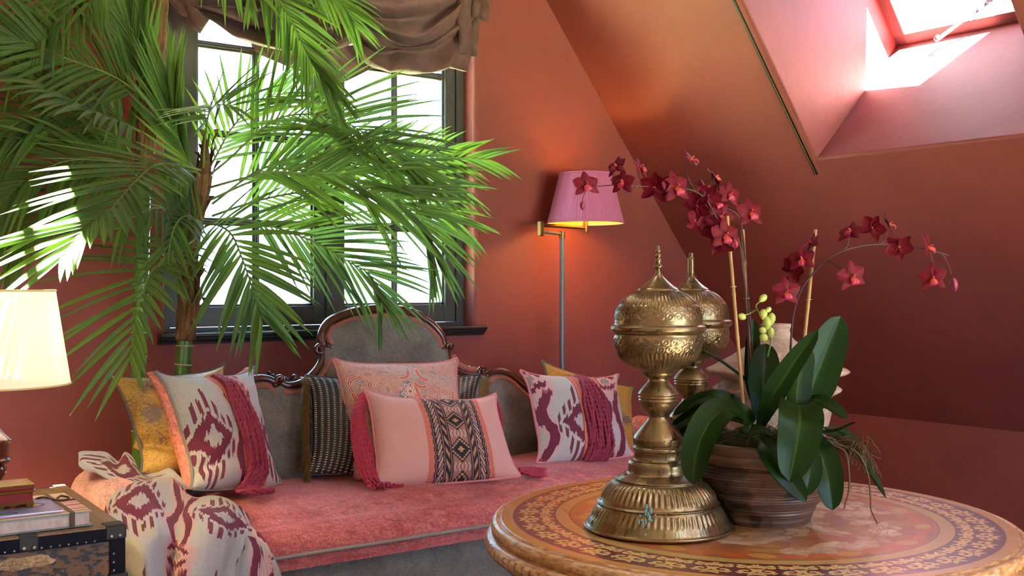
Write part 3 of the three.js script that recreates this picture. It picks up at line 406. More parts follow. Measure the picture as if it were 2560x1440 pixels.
// ---------------------------------------------------------------- the sofa
// its back leans: the plane through (h 1.16, v 4.14) comes 0.25 m forward per metre of height down
const BN = V(0, 0.25, 1).normalize(), BP = V(0, 1.16, -4.14), onBack = (px, py, off = 0) => onPlane(px, py, BP.clone().addScaledVector(BN, off), BN);
const backZ = (h) => -4.14 + (1.16 - h) * 0.25;
const SX = 2.428; // middle of the back
{
  const so = thing('sofa', 'long antique sofa with carved mahogany crest, grey velvet back and pink chenille seat', 'sofa', [2.45, 0, -3.7]);
  const P = (list) => list.map((q) => onBack(q[0], q[1], 0.012));
  const mir = (list) => list.map((p) => V(2 * SX - p.x, p.y, p.z)).reverse();
  const rr = (r) => (t) => r * (0.8 + 0.2 * Math.sin(Math.PI * clamp(t)));
  // carved rails
  const lowR = P([[1148, 929], [1168, 937], [1185, 939], [1197, 934]]), sideR = P([[1208, 946], [1216, 938], [1230, 930], [1251, 928], [1272, 934], [1287, 944], [1307, 963], [1330, 982], [1375, 1002], [1460, 1040], [1560, 1092]]);
  const arch = P([[812, 866], [803, 846], [806, 828], [822, 805], [855, 788], [898, 777], [952, 772], [1003, 776], [1046, 789], [1081, 812], [1104, 840], [1112, 866]]);
  const dropL = P([[804, 884], [805, 893], [801, 909], [788, 929], [767, 949], [745, 961], [724, 964], [708, 960], [700, 951]]), dropR = P([[1115, 872], [1117, 888], [1121, 905], [1132, 920], [1148, 930], [1168, 937], [1185, 939], [1199, 933]]);
  const sideL = P([[690, 960], [679, 951], [659, 946], [634, 948], [610, 956], [585, 970]]).concat(mir(sideR.slice(-3)).map((p) => p).reverse().slice(0, 3));
  wpart('crest_rail', tube(arch, rr(0.021), 60, 12), mahogany, so); 
  for (const l of [dropL, dropR]) wpart('carved_rail', tube(l, rr(0.018), 44, 12), mahogany, so);
  for (const l of [sideL, sideR]) wpart('side_rail', tube(l, rr(0.019), 60, 12), mahogany, so);
  // an inner fillet along the arch gives the moulding its step
  wpart('fillet', tube(arch.map((p) => V(lerp(SX, p.x, 0.93), p.y - 0.016, p.z + 0.012)), 0.008, 60, 8), mahogany, so);
  // volutes: rising spirals that end in a button
  const volute = (px, py, s, dir, r = 0.011) => { const c = onBack(px, py, 0.016), l = []; for (let k = 0; k <= 26; k++) { const t = k / 26, a = 0.4 + dir * t * 8.2, q = s * (1 - 0.72 * t); l.push(V(c.x + Math.cos(a) * q, c.y + Math.sin(a) * q, c.z + 0.012 * t)); } wpart('volute', tube(l, (t) => r * (1 - 0.25 * t), 52, 10), mahogany, so); const b = new THREE.SphereGeometry(s * 0.38, 14, 10); b.translate(c.x, c.y, c.z + 0.014); wpart('button', b, mahogany, so); };
  volute(799, 875, 0.022, 1); volute(1121, 865, 0.018, -1); volute(698, 948, 0.021, -1); volute(1203, 930, 0.021, 1);
  for (const [x, y] of [[820, 864], [1106, 866], [687, 962], [1216, 944]]) { const c = onBack(x, y, 0.02), b = new THREE.SphereGeometry(0.013, 14, 10); b.translate(c.x, c.y, c.z); wpart('knob', b, mahogany, so); }
  // carved shells that stand behind the dips of the rails
  for (const [a, b, y] of [[702, 768, 953], [1150, 1200, 929], [655, 690, 945]]) { const p = onBack(a, y, -0.03), q = onBack(b, y, -0.03); const g = surf(40, 12, (u, w) => { const x = lerp(p.x, q.x, u), lobes = Math.abs(Math.sin(u * Math.PI * 3)) ** 0.6, h = 0.005 + 0.042 * lobes * Math.sin(Math.PI * (0.1 + 0.8 * u)); const an = w * Math.PI * 2; return V(x, p.y - 0.02 + h * (0.5 - 0.5 * Math.cos(an)), p.z + Math.sin(an) * 0.012 * (0.4 + lobes)); }, null); wpart('carved_shell', g, ebony, so); }
  // upholstered back, cut to the rails, with a coral gimp along its upper edge
  const inner = (pts, d) => pts.map((p) => V(p.x, p.y - d, p.z));
  const full = [...sideL.slice().reverse(), ...dropL.slice().reverse(), ...arch.slice(1, -1).map((p) => V(lerp(SX, p.x, 1), p.y, p.z)), ...dropR, ...sideR];
  const top = curve(full).getPoints(220);
  const low = 0.4, nx = top.length - 1;
  const panel = (off, d, bulge) => surf(nx, 16, (u, w) => { const p = top[Math.round(u * nx)], h = lerp(p.y - d, low, w), b = bulge * Math.sin(Math.PI * clamp(u)) ** 0.3 * Math.sin(Math.PI * Math.min(1, 0.08 + w)) + 0.012 * Math.exp(-(((w - 0.1) / 0.2) ** 2)); return V(lerp(SX, p.x, 0.995), h, backZ(h) + off + b); }, (u, w) => [top[Math.round(u * nx)].x, lerp(top[Math.round(u * nx)].y, low, w)]);
  wpart('back_upholstery', panel(0.004, 0.012, 0.02), velvet, so); wpart('back_lining', panel(-0.05, 0.012, -0.01), velvet, so);
  const gimpLine = (pts, k) => { const c = curve(pts).getPoints(90); const out = []; for (let i = 0; i < c.length; i++) { const a = c[Math.max(0, i - 2)], b = c[Math.min(c.length - 1, i + 2)], t = b.clone().sub(a).normalize(), nrm = V(t.y, -t.x, 0).normalize(); if (k < 0) nrm.negate(); out.push(c[i].clone().addScaledVector(nrm, 0.028).add(V(0, 0, 0.012))); } return out; };
  const gimp = (pts, k) => { const l = gimpLine(pts, k); wpart('gimp', tube(l, (t, a) => 0.0135 * (0.8 + 0.2 * Math.cos(2 * a)), 150, 8), gimpMat, so); };
  gimp(arch, 1); gimp(dropL.slice(1, -1), -1); gimp(dropR.slice(1, -1), -1); gimp(sideR, 1); gimp(sideL, -1);
  // seat cushion: crowned top, rounded front, piping round the lower edge
  const x0 = 1.12, x1 = 3.84, zb = -4.0, zf = -3.3;
  const seat = surf(60, 46, (u, w) => {
    const x = lerp(x0, x1, u), e = Math.min(u, 1 - u) * (x1 - x0), er = Math.min(1, e / 0.09), side = Math.sqrt(1 - (1 - er) ** 2);
    let y, z; const bow = 0.02 * Math.sin(Math.PI * u);
    if (w < 0.6) { const t = w / 0.6; z = lerp(zb, zf - 0.085, t); y = 0.468 + 0.032 * Math.sin(Math.PI * Math.min(1, 0.25 + t * 0.75)) * Math.sin(Math.PI * clamp(u)) ** 0.4 - 0.012 * step(0.8, 1, t) + 0.006 * Math.sin(x * 9 + z * 7); }
    else if (w < 0.85) { const a = ((w - 0.6) / 0.25) * Math.PI / 2; z = zf - 0.085 + 0.085 * Math.sin(a); y = 0.374 + 0.082 * Math.cos(a) + 0.0; }
    else { z = zf - 0.004; y = lerp(0.372, 0.322, (w - 0.85) / 0.15); }
    return V(x, y - 0.05 * (1 - side) * (y > 0.4 ? 1 : 0), z + bow * step(0.5, 0.9, w));
  }, (u, w) => [u * 2.8, w * 1.2]);
  wpart('seat_cushion', seat, chenille, so);
  const bowz = (x) => zf + 0.02 * Math.sin(Math.PI * (x - x0) / (x1 - x0));
  const pl = []; for (let k = 0; k <= 24; k++) { const x = lerp(x0, x1, k / 24); pl.push(V(x, 0.37, bowz(x) + 0.003)); }
  wpart('piping', tube(pl, 0.007, 60, 8), greyCord, so);
  wpart('seat_frame', metreUV(box(x1 - x0 - 0.02, 0.2, 0.62, (x0 + x1) / 2, 0.222, -3.665, 0.03)), velvet, so);
  // arms: rolls of coral upholstery
  for (const s of [-1, 1]) { const cx = s < 0 ? 1.14 : 3.8; const am = s < 0 ? linenPink : coral, roll = surf(28, 14, (u, w) => { const a = u * Math.PI * 2, k = Math.round(w * 14), r = 0.08 * (k === 0 || k === 14 ? 0 : k === 1 || k === 13 ? 0.86 : 1), z = lerp(-4.02, -3.68, clamp((k - 1) / 12)); return V(cx + Math.cos(a) * r, 0.53 + Math.sin(a) * r, z); }, (u, w) => [u * 0.5, w * 0.45], true); wpart('arm', roll, am, so); wpart('arm_panel', metreUV(box(0.1, 0.36, 0.5, cx + s * -0.005, 0.36, -3.76, 0.03)), am, so); }
  for (const [x, z] of [[1.15, -3.42], [3.75, -3.42], [1.15, -3.9], [3.75, -3.9], [2.45, -3.42]]) wpart('leg', tube([V(x, 0.14, z), V(x, 0.09, z + 0.012), V(x, 0.04, z - 0.004), V(x, 0, z + 0.01)], (t) => 0.03 - 0.014 * t, 12, 10), mahogany, so);
}

// ---------------------------------------------------------------- cushions
// four corners give the cushion's place; opts: thick, pull (how far the edges draw in between the ears), wr (wrinkles)
function cushion(name, label, q, o, group) {
  const [tl, tr, br, bl] = q, th = o.thick, pull = o.pull ?? 0.1, r0 = o.seed ?? 1;
  const n = tr.clone().sub(tl).add(br.clone().sub(bl)).cross(tl.clone().sub(bl).add(tr.clone().sub(br))).normalize(); // towards the room
  if (n.z < 0) n.negate();
  const flat = (s, t) => { const bs = 1 - (2 * s - 1) ** 4, bt = 1 - (2 * t - 1) ** 4, S = 0.5 + (s - 0.5) * (1 - pull * bt * (o.pullS ?? 1)), T = 0.5 + (t - 0.5) * (1 - pull * bs * (t < 0.5 ? o.sag ?? -0.25 : o.pullT ?? 1)); const a = bl.clone().lerp(br, S), b = tl.clone().lerp(tr, S); return a.lerp(b, T); };
  const puff = (s, t) => { const a = Math.max(0, 1 - Math.abs(2 * s - 1) ** 2.4), b = Math.max(0, 1 - Math.abs(2 * t - 1) ** 2.4); return Math.pow(a * b, 0.52); };
  const wr = (s, t, k) => { const e = Math.min(s, 1 - s, t, 1 - t); return (o.wr ?? 0.006) * Math.sin(Math.PI * clamp(e * 2.6)) * (vn(s * 5 + k, t * 4, 64, r0) - 0.5 + 0.7 * (vn(s * 11, t * 9 + k, 64, r0 + 1) - 0.5)) * 2; };
  const front = (s, t) => flat(s, t).addScaledVector(n, th * 0.5 * puff(s, t) + wr(s, t, 0) + (o.fold ? o.fold(s, t) : 0));
  const back = (s, t) => flat(s, t).addScaledVector(n, -th * 0.5 * puff(s, t) - wr(s, t, 3));
  const base = bl.clone().lerp(br, 0.5); base.y = Math.min(bl.y, br.y);
  const g = thing(name, label, 'cushion', base, group), N = 40;
  // closer spacing near the edges
  const sp = (x) => 0.5 - 0.5 * Math.cos(Math.PI * x) * (0.55 + 0.45 * Math.abs(Math.cos(Math.PI * x)));
  wpart('front_panel', surf(N, N, (a, b) => front(sp(a), sp(b)), (a, b) => [sp(a) * (o.uv ? o.uv[0] : 1), sp(b) * (o.uv ? o.uv[1] : 1)]), o.front, g);
  const sh = o.shift ?? V(0, 0, 0); wpart('back_panel', surf(N, N, (a, b) => back(sp(a), sp(b)).add(sh), (a, b) => [sp(a), sp(b)]), o.back ?? o.front, g);
  if (o.shift) { const rim = (a) => (a < 0.25 ? flat(a * 4, 0) : a < 0.5 ? flat(1, a * 4 - 1) : a < 0.75 ? flat(3 - a * 4, 1) : flat(0, 4 - a * 4)); wpart('gusset', surf(120, 4, (a, b) => rim(a).addScaledVector(sh, b).addScaledVector(n, 0), (a, b) => [a * 1.8, b * 0.06]), o.back, g); }
  const loop = []; const M = 18; for (let k = 0; k < M; k++) loop.push(flat(k / M, 0)); for (let k = 0; k < M; k++) loop.push(flat(1, k / M)); for (let k = 0; k < M; k++) loop.push(flat(1 - k / M, 1)); for (let k = 0; k < M; k++) loop.push(flat(0, 1 - k / M));
  if (o.cord) wpart('piping', tube(loop, o.cordR ?? 0.006, 220, 8, true), o.cord, g);
  return { g, n, flat, front, back, loop };
}
// a two-ply twisted cord along points
function cordGeo(pts, r, pitch = 0.045, sides = 9) { const c = curve(pts), L = c.getLength(), segs = Math.max(12, Math.round(L / pitch * 14)); return tube(c, (t, a) => r * (1 + 0.24 * Math.cos(2 * (a - (t * L / pitch) * Math.PI * 2))), segs, sides); }
{
  const K = (l) => l.map(([x, y, v]) => at(x, y, v));
  cushion('dark_cushion', 'dark basket-woven cushion with brown brush fringe, standing against the grey sofa back', K([[762, 940, 4.0], [1200, 938, 3.86], [1190, 1172, 3.66], [765, 1186, 3.86]]), { thick: 0.17, pull: 0.07, front: wovenMat, back: ebony, cord: mat(0x1c222c, 0.5), cordR: 0.006, seed: 3, wr: 0.01 });
  const dk = scene.children[scene.children.length - 1], r = rng(31);
  { // brush fringe down both sides
    const tl = at(762, 940, 4.0), bl = at(765, 1186, 3.86), tr = at(1200, 938, 3.86), br = at(1190, 1172, 3.66), list = [[], []];
    for (const [k, a, b, sg] of [[0, tl, bl, -1], [1, tr, br, 1]]) for (let i = 0; i < 900; i++) { const t = r(), p = a.clone().lerp(b, t), l = 0.042 + 0.018 * r(), d = V(sg * (0.9 * r() - 0.15), -0.35 - 0.5 * r() + (t < 0.05 ? 0.4 : 0), 0.55 + 0.5 * (r() - 0.3)).normalize(); p.x += sg * 0.008 * (r() - 0.2); p.z += 0.015 * (r() - 0.3); const m = p.clone().addScaledVector(d, l * 0.55), e = p.clone().addScaledVector(d, l).add(V(0, -0.012 * r(), 0)); const w = V(0.0026, 0.001, 0.0012); const g = new THREE.BufferGeometry(); const w2 = V(0.0005, -0.001, 0.0018); g.setAttribute('position', new THREE.Float32BufferAttribute([p.clone().sub(w), p.clone().add(w), m.clone().add(w2), p.clone().add(w), e, m.clone().add(w2), m.clone().add(w2), e, p.clone().sub(w)].flatMap((q) => q.toArray()), 3)); g.setAttribute('uv', new THREE.BufferAttribute(new Float32Array(18), 2)); g.computeVertexNormals(); list[k].push(g); }
    for (const l of list) wpart('fringe', mergeGeometries(l), fringeMat, dk).userData.kind = 'stuff';
  }
  cushion('gold_cushion', 'gold brocade cushion with dark cord, crumpled at the sofa\'s left end behind the ikat cushion', K([[268, 936, 3.98], [562, 910, 4.02], [620, 1190, 3.86], [352, 1182, 3.84]]), { thick: 0.19, pull: 0.15, front: goldMat, back: goldBack, cord: darkCord, cordR: 0.006, seed: 7, wr: 0.016, fold: (s, t) => -0.055 * Math.exp(-(((t - 0.3 + 0.25 * s) / 0.05) ** 2)) * step(0.75, 0, s)  });
  cushion('gold_cushion', 'gold brocade cushion, only its top corner showing behind the right-hand ikat cushion', K([[1355, 902, 4.02], [1585, 968, 4.0], [1590, 1130, 3.84], [1372, 1148, 3.84]]), { thick: 0.13, pull: 0.1, front: goldMat, back: goldBack, cord: darkCord, cordR: 0.006, seed: 9, wr: 0.01 });
  cushion('paisley_cushion', 'pink and grey paisley cushion with pink piping in the middle of the sofa', K([[832, 898, 3.93], [1143, 897, 3.8], [1168, 1184, 3.6], [888, 1195, 3.77]]), { thick: 0.19, pull: 0.14, pullT: 0.75, pullS: 0.45, front: paisleyMat, cord: mat(0xc77a78, 0.85), cordR: 0.007, seed: 11 });
  const lum = cushion('lumbar_cushion', 'small pink linen cushion with a dark geometric woven panel and red rope tassels', K([[908, 972, 3.76], [1240, 985, 3.6], [1300, 1188, 3.46], [935, 1214, 3.62]]), { thick: 0.22, pull: 0.2, pullS: 0.4, front: kilimMat, back: linenPink, cord: pinkCord, cordR: 0.006, seed: 13 });
  // rope tassels: down the lumbar cushion's left edge, and a tail at its right corner
  const rope = (g, pts, m, r) => wpart('cord', cordGeo(pts, r), m, g);
  for (let k = 0; k < 9; k++) { const a = k / 8, j = r() * 0.02; const B = 0.02 * Math.sin(a * 3.14), pts = [at(905 + 10 * a, 982 + 3 * a, 3.76), at(884 + 26 * a, 1030 + 100 * j, 3.735 - B), at(880 + 40 * a, 1090, 3.70 - B), at(888 + 46 * a, 1140, 3.67 - B), at(902 + 54 * a, 1186, 3.64 - B), at(924 + 60 * a + 10 * (r() - 0.5), 1212 + 5 * r(), 3.6 - 0.02 * r()), at(926 + 76 * a + 14 * (r() - 0.5), 1216 + 7 * Math.sin(k * 2), 3.565)]; rope(lum.g, pts, ropeRed, 0.0062); }
  for (let k = 0; k < 5; k++) { const pts = [at(1298, 1172 + 2 * k, 3.5), at(1322, 1170 + 4 * k, 3.53 - 0.02 * k), at(1350, 1172 + 4.6 * k, 3.56 - 0.022 * k), at(1376 + 14 * r(), 1176 + 4.4 * k, 3.57 - 0.024 * k)]; rope(lum.g, pts, ropeRed, 0.0055); }
  { const pts = [at(1243, 1005, 3.62), at(1252, 1040, 3.6), at(1254, 1090, 3.58), at(1252, 1130, 3.55)]; rope(lum.g, pts, ropeRed, 0.006); }
  const ikL = cushion('ikat_cushion', 'large cream and plum ikat cushion with a plum rope tassel, beside the throw', K([[386, 928, 3.86], [636, 916, 3.92], [702, 1206, 3.74], [478, 1222, 3.66]]), { thick: 0.23, pull: 0.17, front: mat(0xffffff, 0.92, { map: ikatCushion(0.535, 0.645, 0.27, 0.28, 3), bumpMap: clothBump, bumpScale: 0.0008 }), back: coral, shift: V(-0.024, -0.003, -0.024), cord: greyCord, cordR: 0.006, seed: 15, wr: 0.009, fold: (s, t) => -0.03 * Math.exp(-(((t - 0.13 - 0.25 * s) / 0.045) ** 2)) * step(0.45, 0, s) });
  const ikR = cushion('ikat_cushion', 'cream and plum ikat cushion with a plum rope tassel at the sofa\'s right end', K([[1300, 926, 3.86], [1546, 936, 3.8], [1582, 1138, 3.62], [1342, 1156, 3.66]]), { thick: 0.2, pull: 0.13, front: mat(0xffffff, 0.92, { map: ikatCushion(0.53, 0.575, 0.31, 0.02, 5), bumpMap: clothBump, bumpScale: 0.0008 }), back: coral, cord: pinkCord, cordR: 0.006, seed: 17 });
  const spray = (c, n, s0, s1, spread, end) => { for (let k = 0; k < n; k++) { const a = k / (n - 1), pts = []; const lag = 0.03 * Math.sin(k * 2.1); for (let i = 0; i <= 6; i++) { const t = 0.985 - i * 0.155, w = i / 6, s = lerp(s0, s1, w) + (a - 0.5) * spread * (0.25 + 0.75 * Math.sin(Math.min(1, w * 1.25) * 1.7)) + 0.012 * Math.sin(w * 9 + k * 1.7); pts.push(c.front(s, Math.max(0.05, t + lag * w)).addScaledVector(c.n, 0.007 + 0.006 * ((k % 3) / 2) + 0.01 * w)); } for (const e of end(k, a)) pts.push(e); wpart('cord', cordGeo(pts, 0.0072), ropeMat, c.g); } };
  spray(ikL, 13, 0.51, 0.63, 0.24, (k, a) => [at(600 + 44 * a, 1216 + 4 * r(), 3.63), at(596 + 66 * a + 16 * r(), 1227 + 5 * Math.sin(k), 3.58), at(622 + 66 * r(), 1217 + 14 * r(), 3.6)]);
  spray(ikR, 11, 0.53, 0.58, 0.26, (k, a) => [at(1462 + 52 * a, 1150 + 4 * r(), 3.6)]);
}

// ---------------------------------------------------------------- the round table and what stands on it
const TH = 0.76, TC = V(1.813, TH, -1.566);
{
  const t = thing('round_table', 'round painted table with gilt scroll border and a moulded carved rim', 'table', [TC.x, 0, TC.z]);
  part('tabletop', surf(96, 24, (a, b) => V(Math.cos(a * 6.28319) * b * 0.53, TH, -Math.sin(a * 6.28319) * b * 0.53), (a, b) => [0.5 + Math.cos(a * 6.28319) * b * 0.5, 0.5 + Math.sin(a * 6.28319) * b * 0.5]), tableMat, t);
  const rim = profile([[0.529, 0.76], [0.532, 0.758], [0.5335, 0.7545], [0.536, 0.7555], [0.543, 0.757], [0.5495, 0.752], [0.5515, 0.744], [0.549, 0.736], [0.545, 0.7325], [0.5475, 0.7305], [0.555, 0.729], [0.562, 0.723], [0.566, 0.713], [0.564, 0.703], [0.556, 0.695], [0.545, 0.69], [0.535, 0.688], [0.53, 0.672], [0.52, 0.668], [0.0, 0.668]], 90);
  part('rim', turned(rim, 128, null, [1, 1]), rimMat, t);
  const carve = []; for (let k = 0; k < 150; k++) { const a = k / 150 * Math.PI * 2, g = new THREE.SphereGeometry(0.0075, 6, 4); g.scale(0.5, 1, 1.15); g.translate(0.549, 0.741, 0); g.rotateY(a); carve.push(g); }
  part('beading', mergeGeometries(carve), mat(0xb98445, 0.4, { clearcoat: 0.3 }), t).userData.kind = 'stuff';
  part('pedestal', turned(profile([[0.0, 0.67], [0.2, 0.668], [0.12, 0.63], [0.06, 0.6], [0.055, 0.55], [0.09, 0.48], [0.11, 0.4], [0.08, 0.3], [0.06, 0.26], [0.1, 0.2], [0.13, 0.14], [0.12, 0.1]], 60), 32), rimMat, t);
  for (let k = 0; k < 3; k++) { const a = k * 2.094 + 0.5, c = Math.cos(a), s = Math.sin(a); part('leg', tube([V(c * 0.08, 0.16, s * 0.08), V(c * 0.2, 0.15, s * 0.2), V(c * 0.34, 0.07, s * 0.34), V(c * 0.44, 0.026, s * 0.44)], (q) => 0.045 - 0.02 * q, 16, 10), rimMat, t); }
}
// the two brass finial urns share one shape; flutes, petals and beading are raised in the metal
function brassUrn(label, pos, beads, group) {
  const t = thing('brass_urn', label, 'brass urn', pos, group), S = 0.0008175, base = 1352; // drawn 1 unit = S metres
  const R = (l) => l.map(([y, r]) => [r * S, (base - y) * S]);
  const A = Math.cos, dense = (l, n) => profile(R(l), n);
  const flute = (n, d, y0, y1, lean = 0) => (a, k, y) => { const q = base - y / S; if (q < y0 || q > y1) return 0; const w = Math.sin(Math.PI * (q - y0) / (y1 - y0)) ** 0.5; return d * S * w * (A(n * a + lean * (q - y0)) ** 2 - 0.5) * 2; };
  const both = (...f) => (a, k, y, r) => f.reduce((s, g) => s + g(a, k, y, r), 0);
  // arcade of round petals raised on the bowls
  const petals = (n, y0, h, d) => (a, k, y) => { const q = (base - y / S - y0) / h; if (q < 0 || q > 2) return 0; const row = q < 1 ? 0 : 1, fx = ((a / 6.28319 * n + row * 0.5) % 1) - 0.5, fy = (q - row) - 0.5, e = Math.hypot(fx * 1.0, fy * 0.95); return d * S * (Math.exp(-(((e - 0.36) / 0.085) ** 2)) + 0.9 * Math.exp(-((e / 0.13) ** 2)) - 0.35 * Math.exp(-(((e - 0.22) / 0.08) ** 2))); };
  part('foot', turned(dense([[1352, 0], [1352, 176], [1348, 183], [1343, 183], [1338, 179], [1328, 173], [1312, 163], [1296, 154], [1291, 151], [1287, 153], [1283, 148], [1272, 142], [1262, 137], [1246, 124], [1236, 112], [1232, 106], [1228, 107], [1225, 103], [1218, 90], [1212, 77], [1190, 75], [1186, 72]], 120), 288, both(flute(80, 0.9, 1320, 1341), flute(34, 2.0, 1295, 1322, 0.02), flute(62, 1.2, 1283, 1293), flute(30, 3.2, 1237, 1276), flute(62, 0.9, 1226, 1236)), [4, 1]), brass, t);
  part('shaft', turned(dense([[1188, 73], [1183, 69], [1180, 60], [1160, 60], [1158, 63], [1150, 63], [1146, 58], [1143, 60], [1132, 62], [1128, 62], [1118, 56], [1098, 40], [1080, 26], [1074, 25], [1068, 29], [1058, 38], [1048, 44], [1038, 47], [1033, 49], [1029, 47], [1026, 50], [1022, 48], [1018, 50], [1012, 47], [1002, 40], [992, 31], [984, 25], [978, 26], [974, 36], [970, 40], [964, 42], [960, 46], [955, 55]], 130), 192, both(flute(56, 1.1, 1161, 1180), flute(56, 0.9, 1133, 1143)), [3, 1]), brass, t);
  part('bowl', turned(dense([[962, 42], [955, 58], [944, 78], [930, 94], [912, 104], [894, 109], [880, 110], [868, 109], [864, 114], [858, 118], [853, 118], [850, 112]], 90), 288, both(flute(30, 1.5, 910, 956), petals(30, 876, 18, 1.4)), [4, 1]), brass, t);
  part('lid', turned(dense([[856, 113], [853, 118], [848, 116], [845, 110], [836, 109], [822, 108], [810, 105], [798, 99], [786, 90], [774, 77], [765, 63], [760, 52], [757, 50], [754, 47], [748, 38], [740, 28], [730, 17], [722, 10], [716, 7]], 110), 288, both(flute(30, 1.7, 762, 796), petals(30, 796, 18, 1.4)), [4, 1]), brass, t);
  part('finial', turned(beads ? dense([[720, 8], [708, 5], [704, 9], [700, 11], [697, 9], [694, 5], [690, 7], [686, 8], [683, 7], [680, 4], [677, 6], [673, 7.5], [670, 6], [667, 3.5], [664, 5.5], [661, 6.5], [658, 5], [655, 3], [652, 4.5], [649, 3.5], [647, 0]], 80) : dense([[720, 9], [714, 8], [712, 9], [690, 9], [668, 9], [665, 8], [664, 6], [658, 6], [656, 7], [652, 6], [651, 0]], 50), 24), brass, t);
  part('rim_roll', new THREE.TorusGeometry(0.1825 * S * 1000, 0.0032, 10, 120).rotateX(Math.PI / 2).translate(0, 0.006, 0), brass, t);
  return t;
}
{
  const u = brassUrn('embossed brass urn in front of the other, with a beaded finial', [1.576, TH + 0.0008, -1.598], true);
  const r = rng(3), gs = [];
  // green-blue corrosion on the front urn's foot
  for (let k = 0; k < 26; k++) { const y = 0.012 + 0.055 * r(), a = Math.atan2(1.598 - 0.0, -1.576) + 0.0 + (r() - 0.5) * 0.25 + 0.16, rad = lerp(0.149, 0.121, y / 0.067) + 0.0015; const g = new THREE.SphereGeometry(0.0006 + 0.0012 * r(), 6, 4); g.scale(1.6, 1.6 + 2 * r(), 0.5); g.rotateY(Math.PI / 2 - 0); g.translate(rad, y, 0); g.rotateY(Math.PI - a + Math.PI + 0.0); gs.push(g); }
  part('corrosion', mergeGeometries(gs), verdigris, u, 'blue-green corrosion specks').userData.kind = 'stuff';
  brassUrn('embossed brass urn standing behind the other, its finial a plain broken stub', [1.904, TH + 0.0008, -1.82], false).rotation.y = 0.4;
  // stone urn at the back
  const s = thing('stone_urn', 'pale weathered stone urn with scalloped ledges, behind the orchid pot', 'stone urn', [2.163, TH + 0.0008, -1.776]), y = (p) => (1210 - p) * 0.001, w = 0.001;
  const ledge = (n, d, y0, h) => (a, k, yy) => d * Math.abs(Math.cos(n * a)) * Math.exp(-(((yy - y0) / h) ** 2));
  part('body', turned(profile([[0, y(1210)], [0.1, y(1210)], [0.105, y(1196)], [0.085, y(1180)], [0.1, y(1130)], [0.125, y(1060)], [0.135, y(1000)], [0.132, y(990)], [0.142, y(980)], [0.15, y(972)], [0.146, y(964)], [0.13, y(955)]], 60), 120, ledge(11, 0.008, y(974), 0.009), [3, 2]), stoneMat, s);
  part('shoulder', turned(profile([[0.128, y(958)], [0.135, y(948)], [0.15, y(938)], [0.166, y(932)], [0.17, y(925)], [0.16, y(918)], [0.14, y(906)], [0.11, y(890)], [0.08, y(870)], [0.055, y(856)]], 50), 120, ledge(13, 0.006, y(928), 0.008), [3, 1]), stoneMat, s);
  part('neck', turned(profile([[0.055, y(858)], [0.046, y(852)], [0.04, y(846)], [0.036, y(836)], [0.032, y(828)], [0.033, y(822)], [0.038, y(818)], [0.04, y(813)], [0.036, y(810)], [0.028, y(811)], [0.026, y(826)]], 50), 48, null, [1, 1]), stoneMat, s);
}
// the orchid bowl
const PC = V(1.82, TH, -1.534), PO = [];
{
  const p = thing('orchid_pot', 'low ridged brown glazed earthenware bowl holding the orchids', 'plant pot', PC);
  const rows = []; const rad = (y) => { const k = [[0, 0.1], [0.012, 0.104], [0.03, 0.112], [0.06, 0.132], [0.085, 0.146], [0.105, 0.152], [0.118, 0.151], [0.124, 0.146], [0.128, 0.15], [0.14, 0.153], [0.148, 0.15], [0.151, 0.154], [0.162, 0.156], [0.168, 0.153], [0.17, 0.147]]; for (let i = 1; i < k.length; i++) if (y <= k[i][0]) return lerp(k[i - 1][1], k[i][1], sm((y - k[i - 1][0]) / (k[i][0] - k[i - 1][0]))); return k[k.length - 1][1]; };
  rows.push([0, 0]); for (let i = 0; i <= 220; i++) { const y = i / 220 * 0.17, r = y > 0.022 && y < 0.12 ? 0.0013 * (Math.abs(Math.sin(y * 520 + 0.6 * Math.sin(y * 90))) - 0.5) : 0; rows.push([rad(y) + r, y]); } rows.push([0.139, 0.169], [0.137, 0.158], [0.138, 0.135], [0.0, 0.13]);
  part('bowl', turned(rows, 128, (a, k, y) => 0.0012 * Math.sin(a * 3 + y * 60) * (y > 0.02 ? 1 : 0), [2, 1]), potMat, p);
  const m = tag(part('moss', new THREE.BufferGeometry(), mossMat, scene), 'tangle of dark moss and dry roots in the orchid bowl', 'moss', null, 'stuff'), r = rng(12), gs = [];
  for (let k = 0; k < 520; k++) { const a = r() * 6.283, q = 0.132 * Math.sqrt(r()), x = PC.x + Math.cos(a) * q, z = PC.z + Math.sin(a) * q, y = TH + 0.15 + 0.02 * r(), d = () => (r() - 0.5) * 0.05; gs.push(tube([V(x, y - 0.012, z), V(x + d() * 0.5, y + 0.012 * r(), z + d() * 0.5), V(x + d(), y + 0.022 * r(), z + d()), V(x + d() * 1.3, y - 0.005 + 0.02 * r(), z + d() * 1.3)], 0.0009, 6, 4)); }
  const top = new THREE.SphereGeometry(0.136, 28, 10, 0, 6.2832, 0, 1.57); top.scale(1, 0.12, 1); top.translate(PC.x, TH + 0.142, PC.z); gs.push(top);
  m.geometry = merged(gs);
}
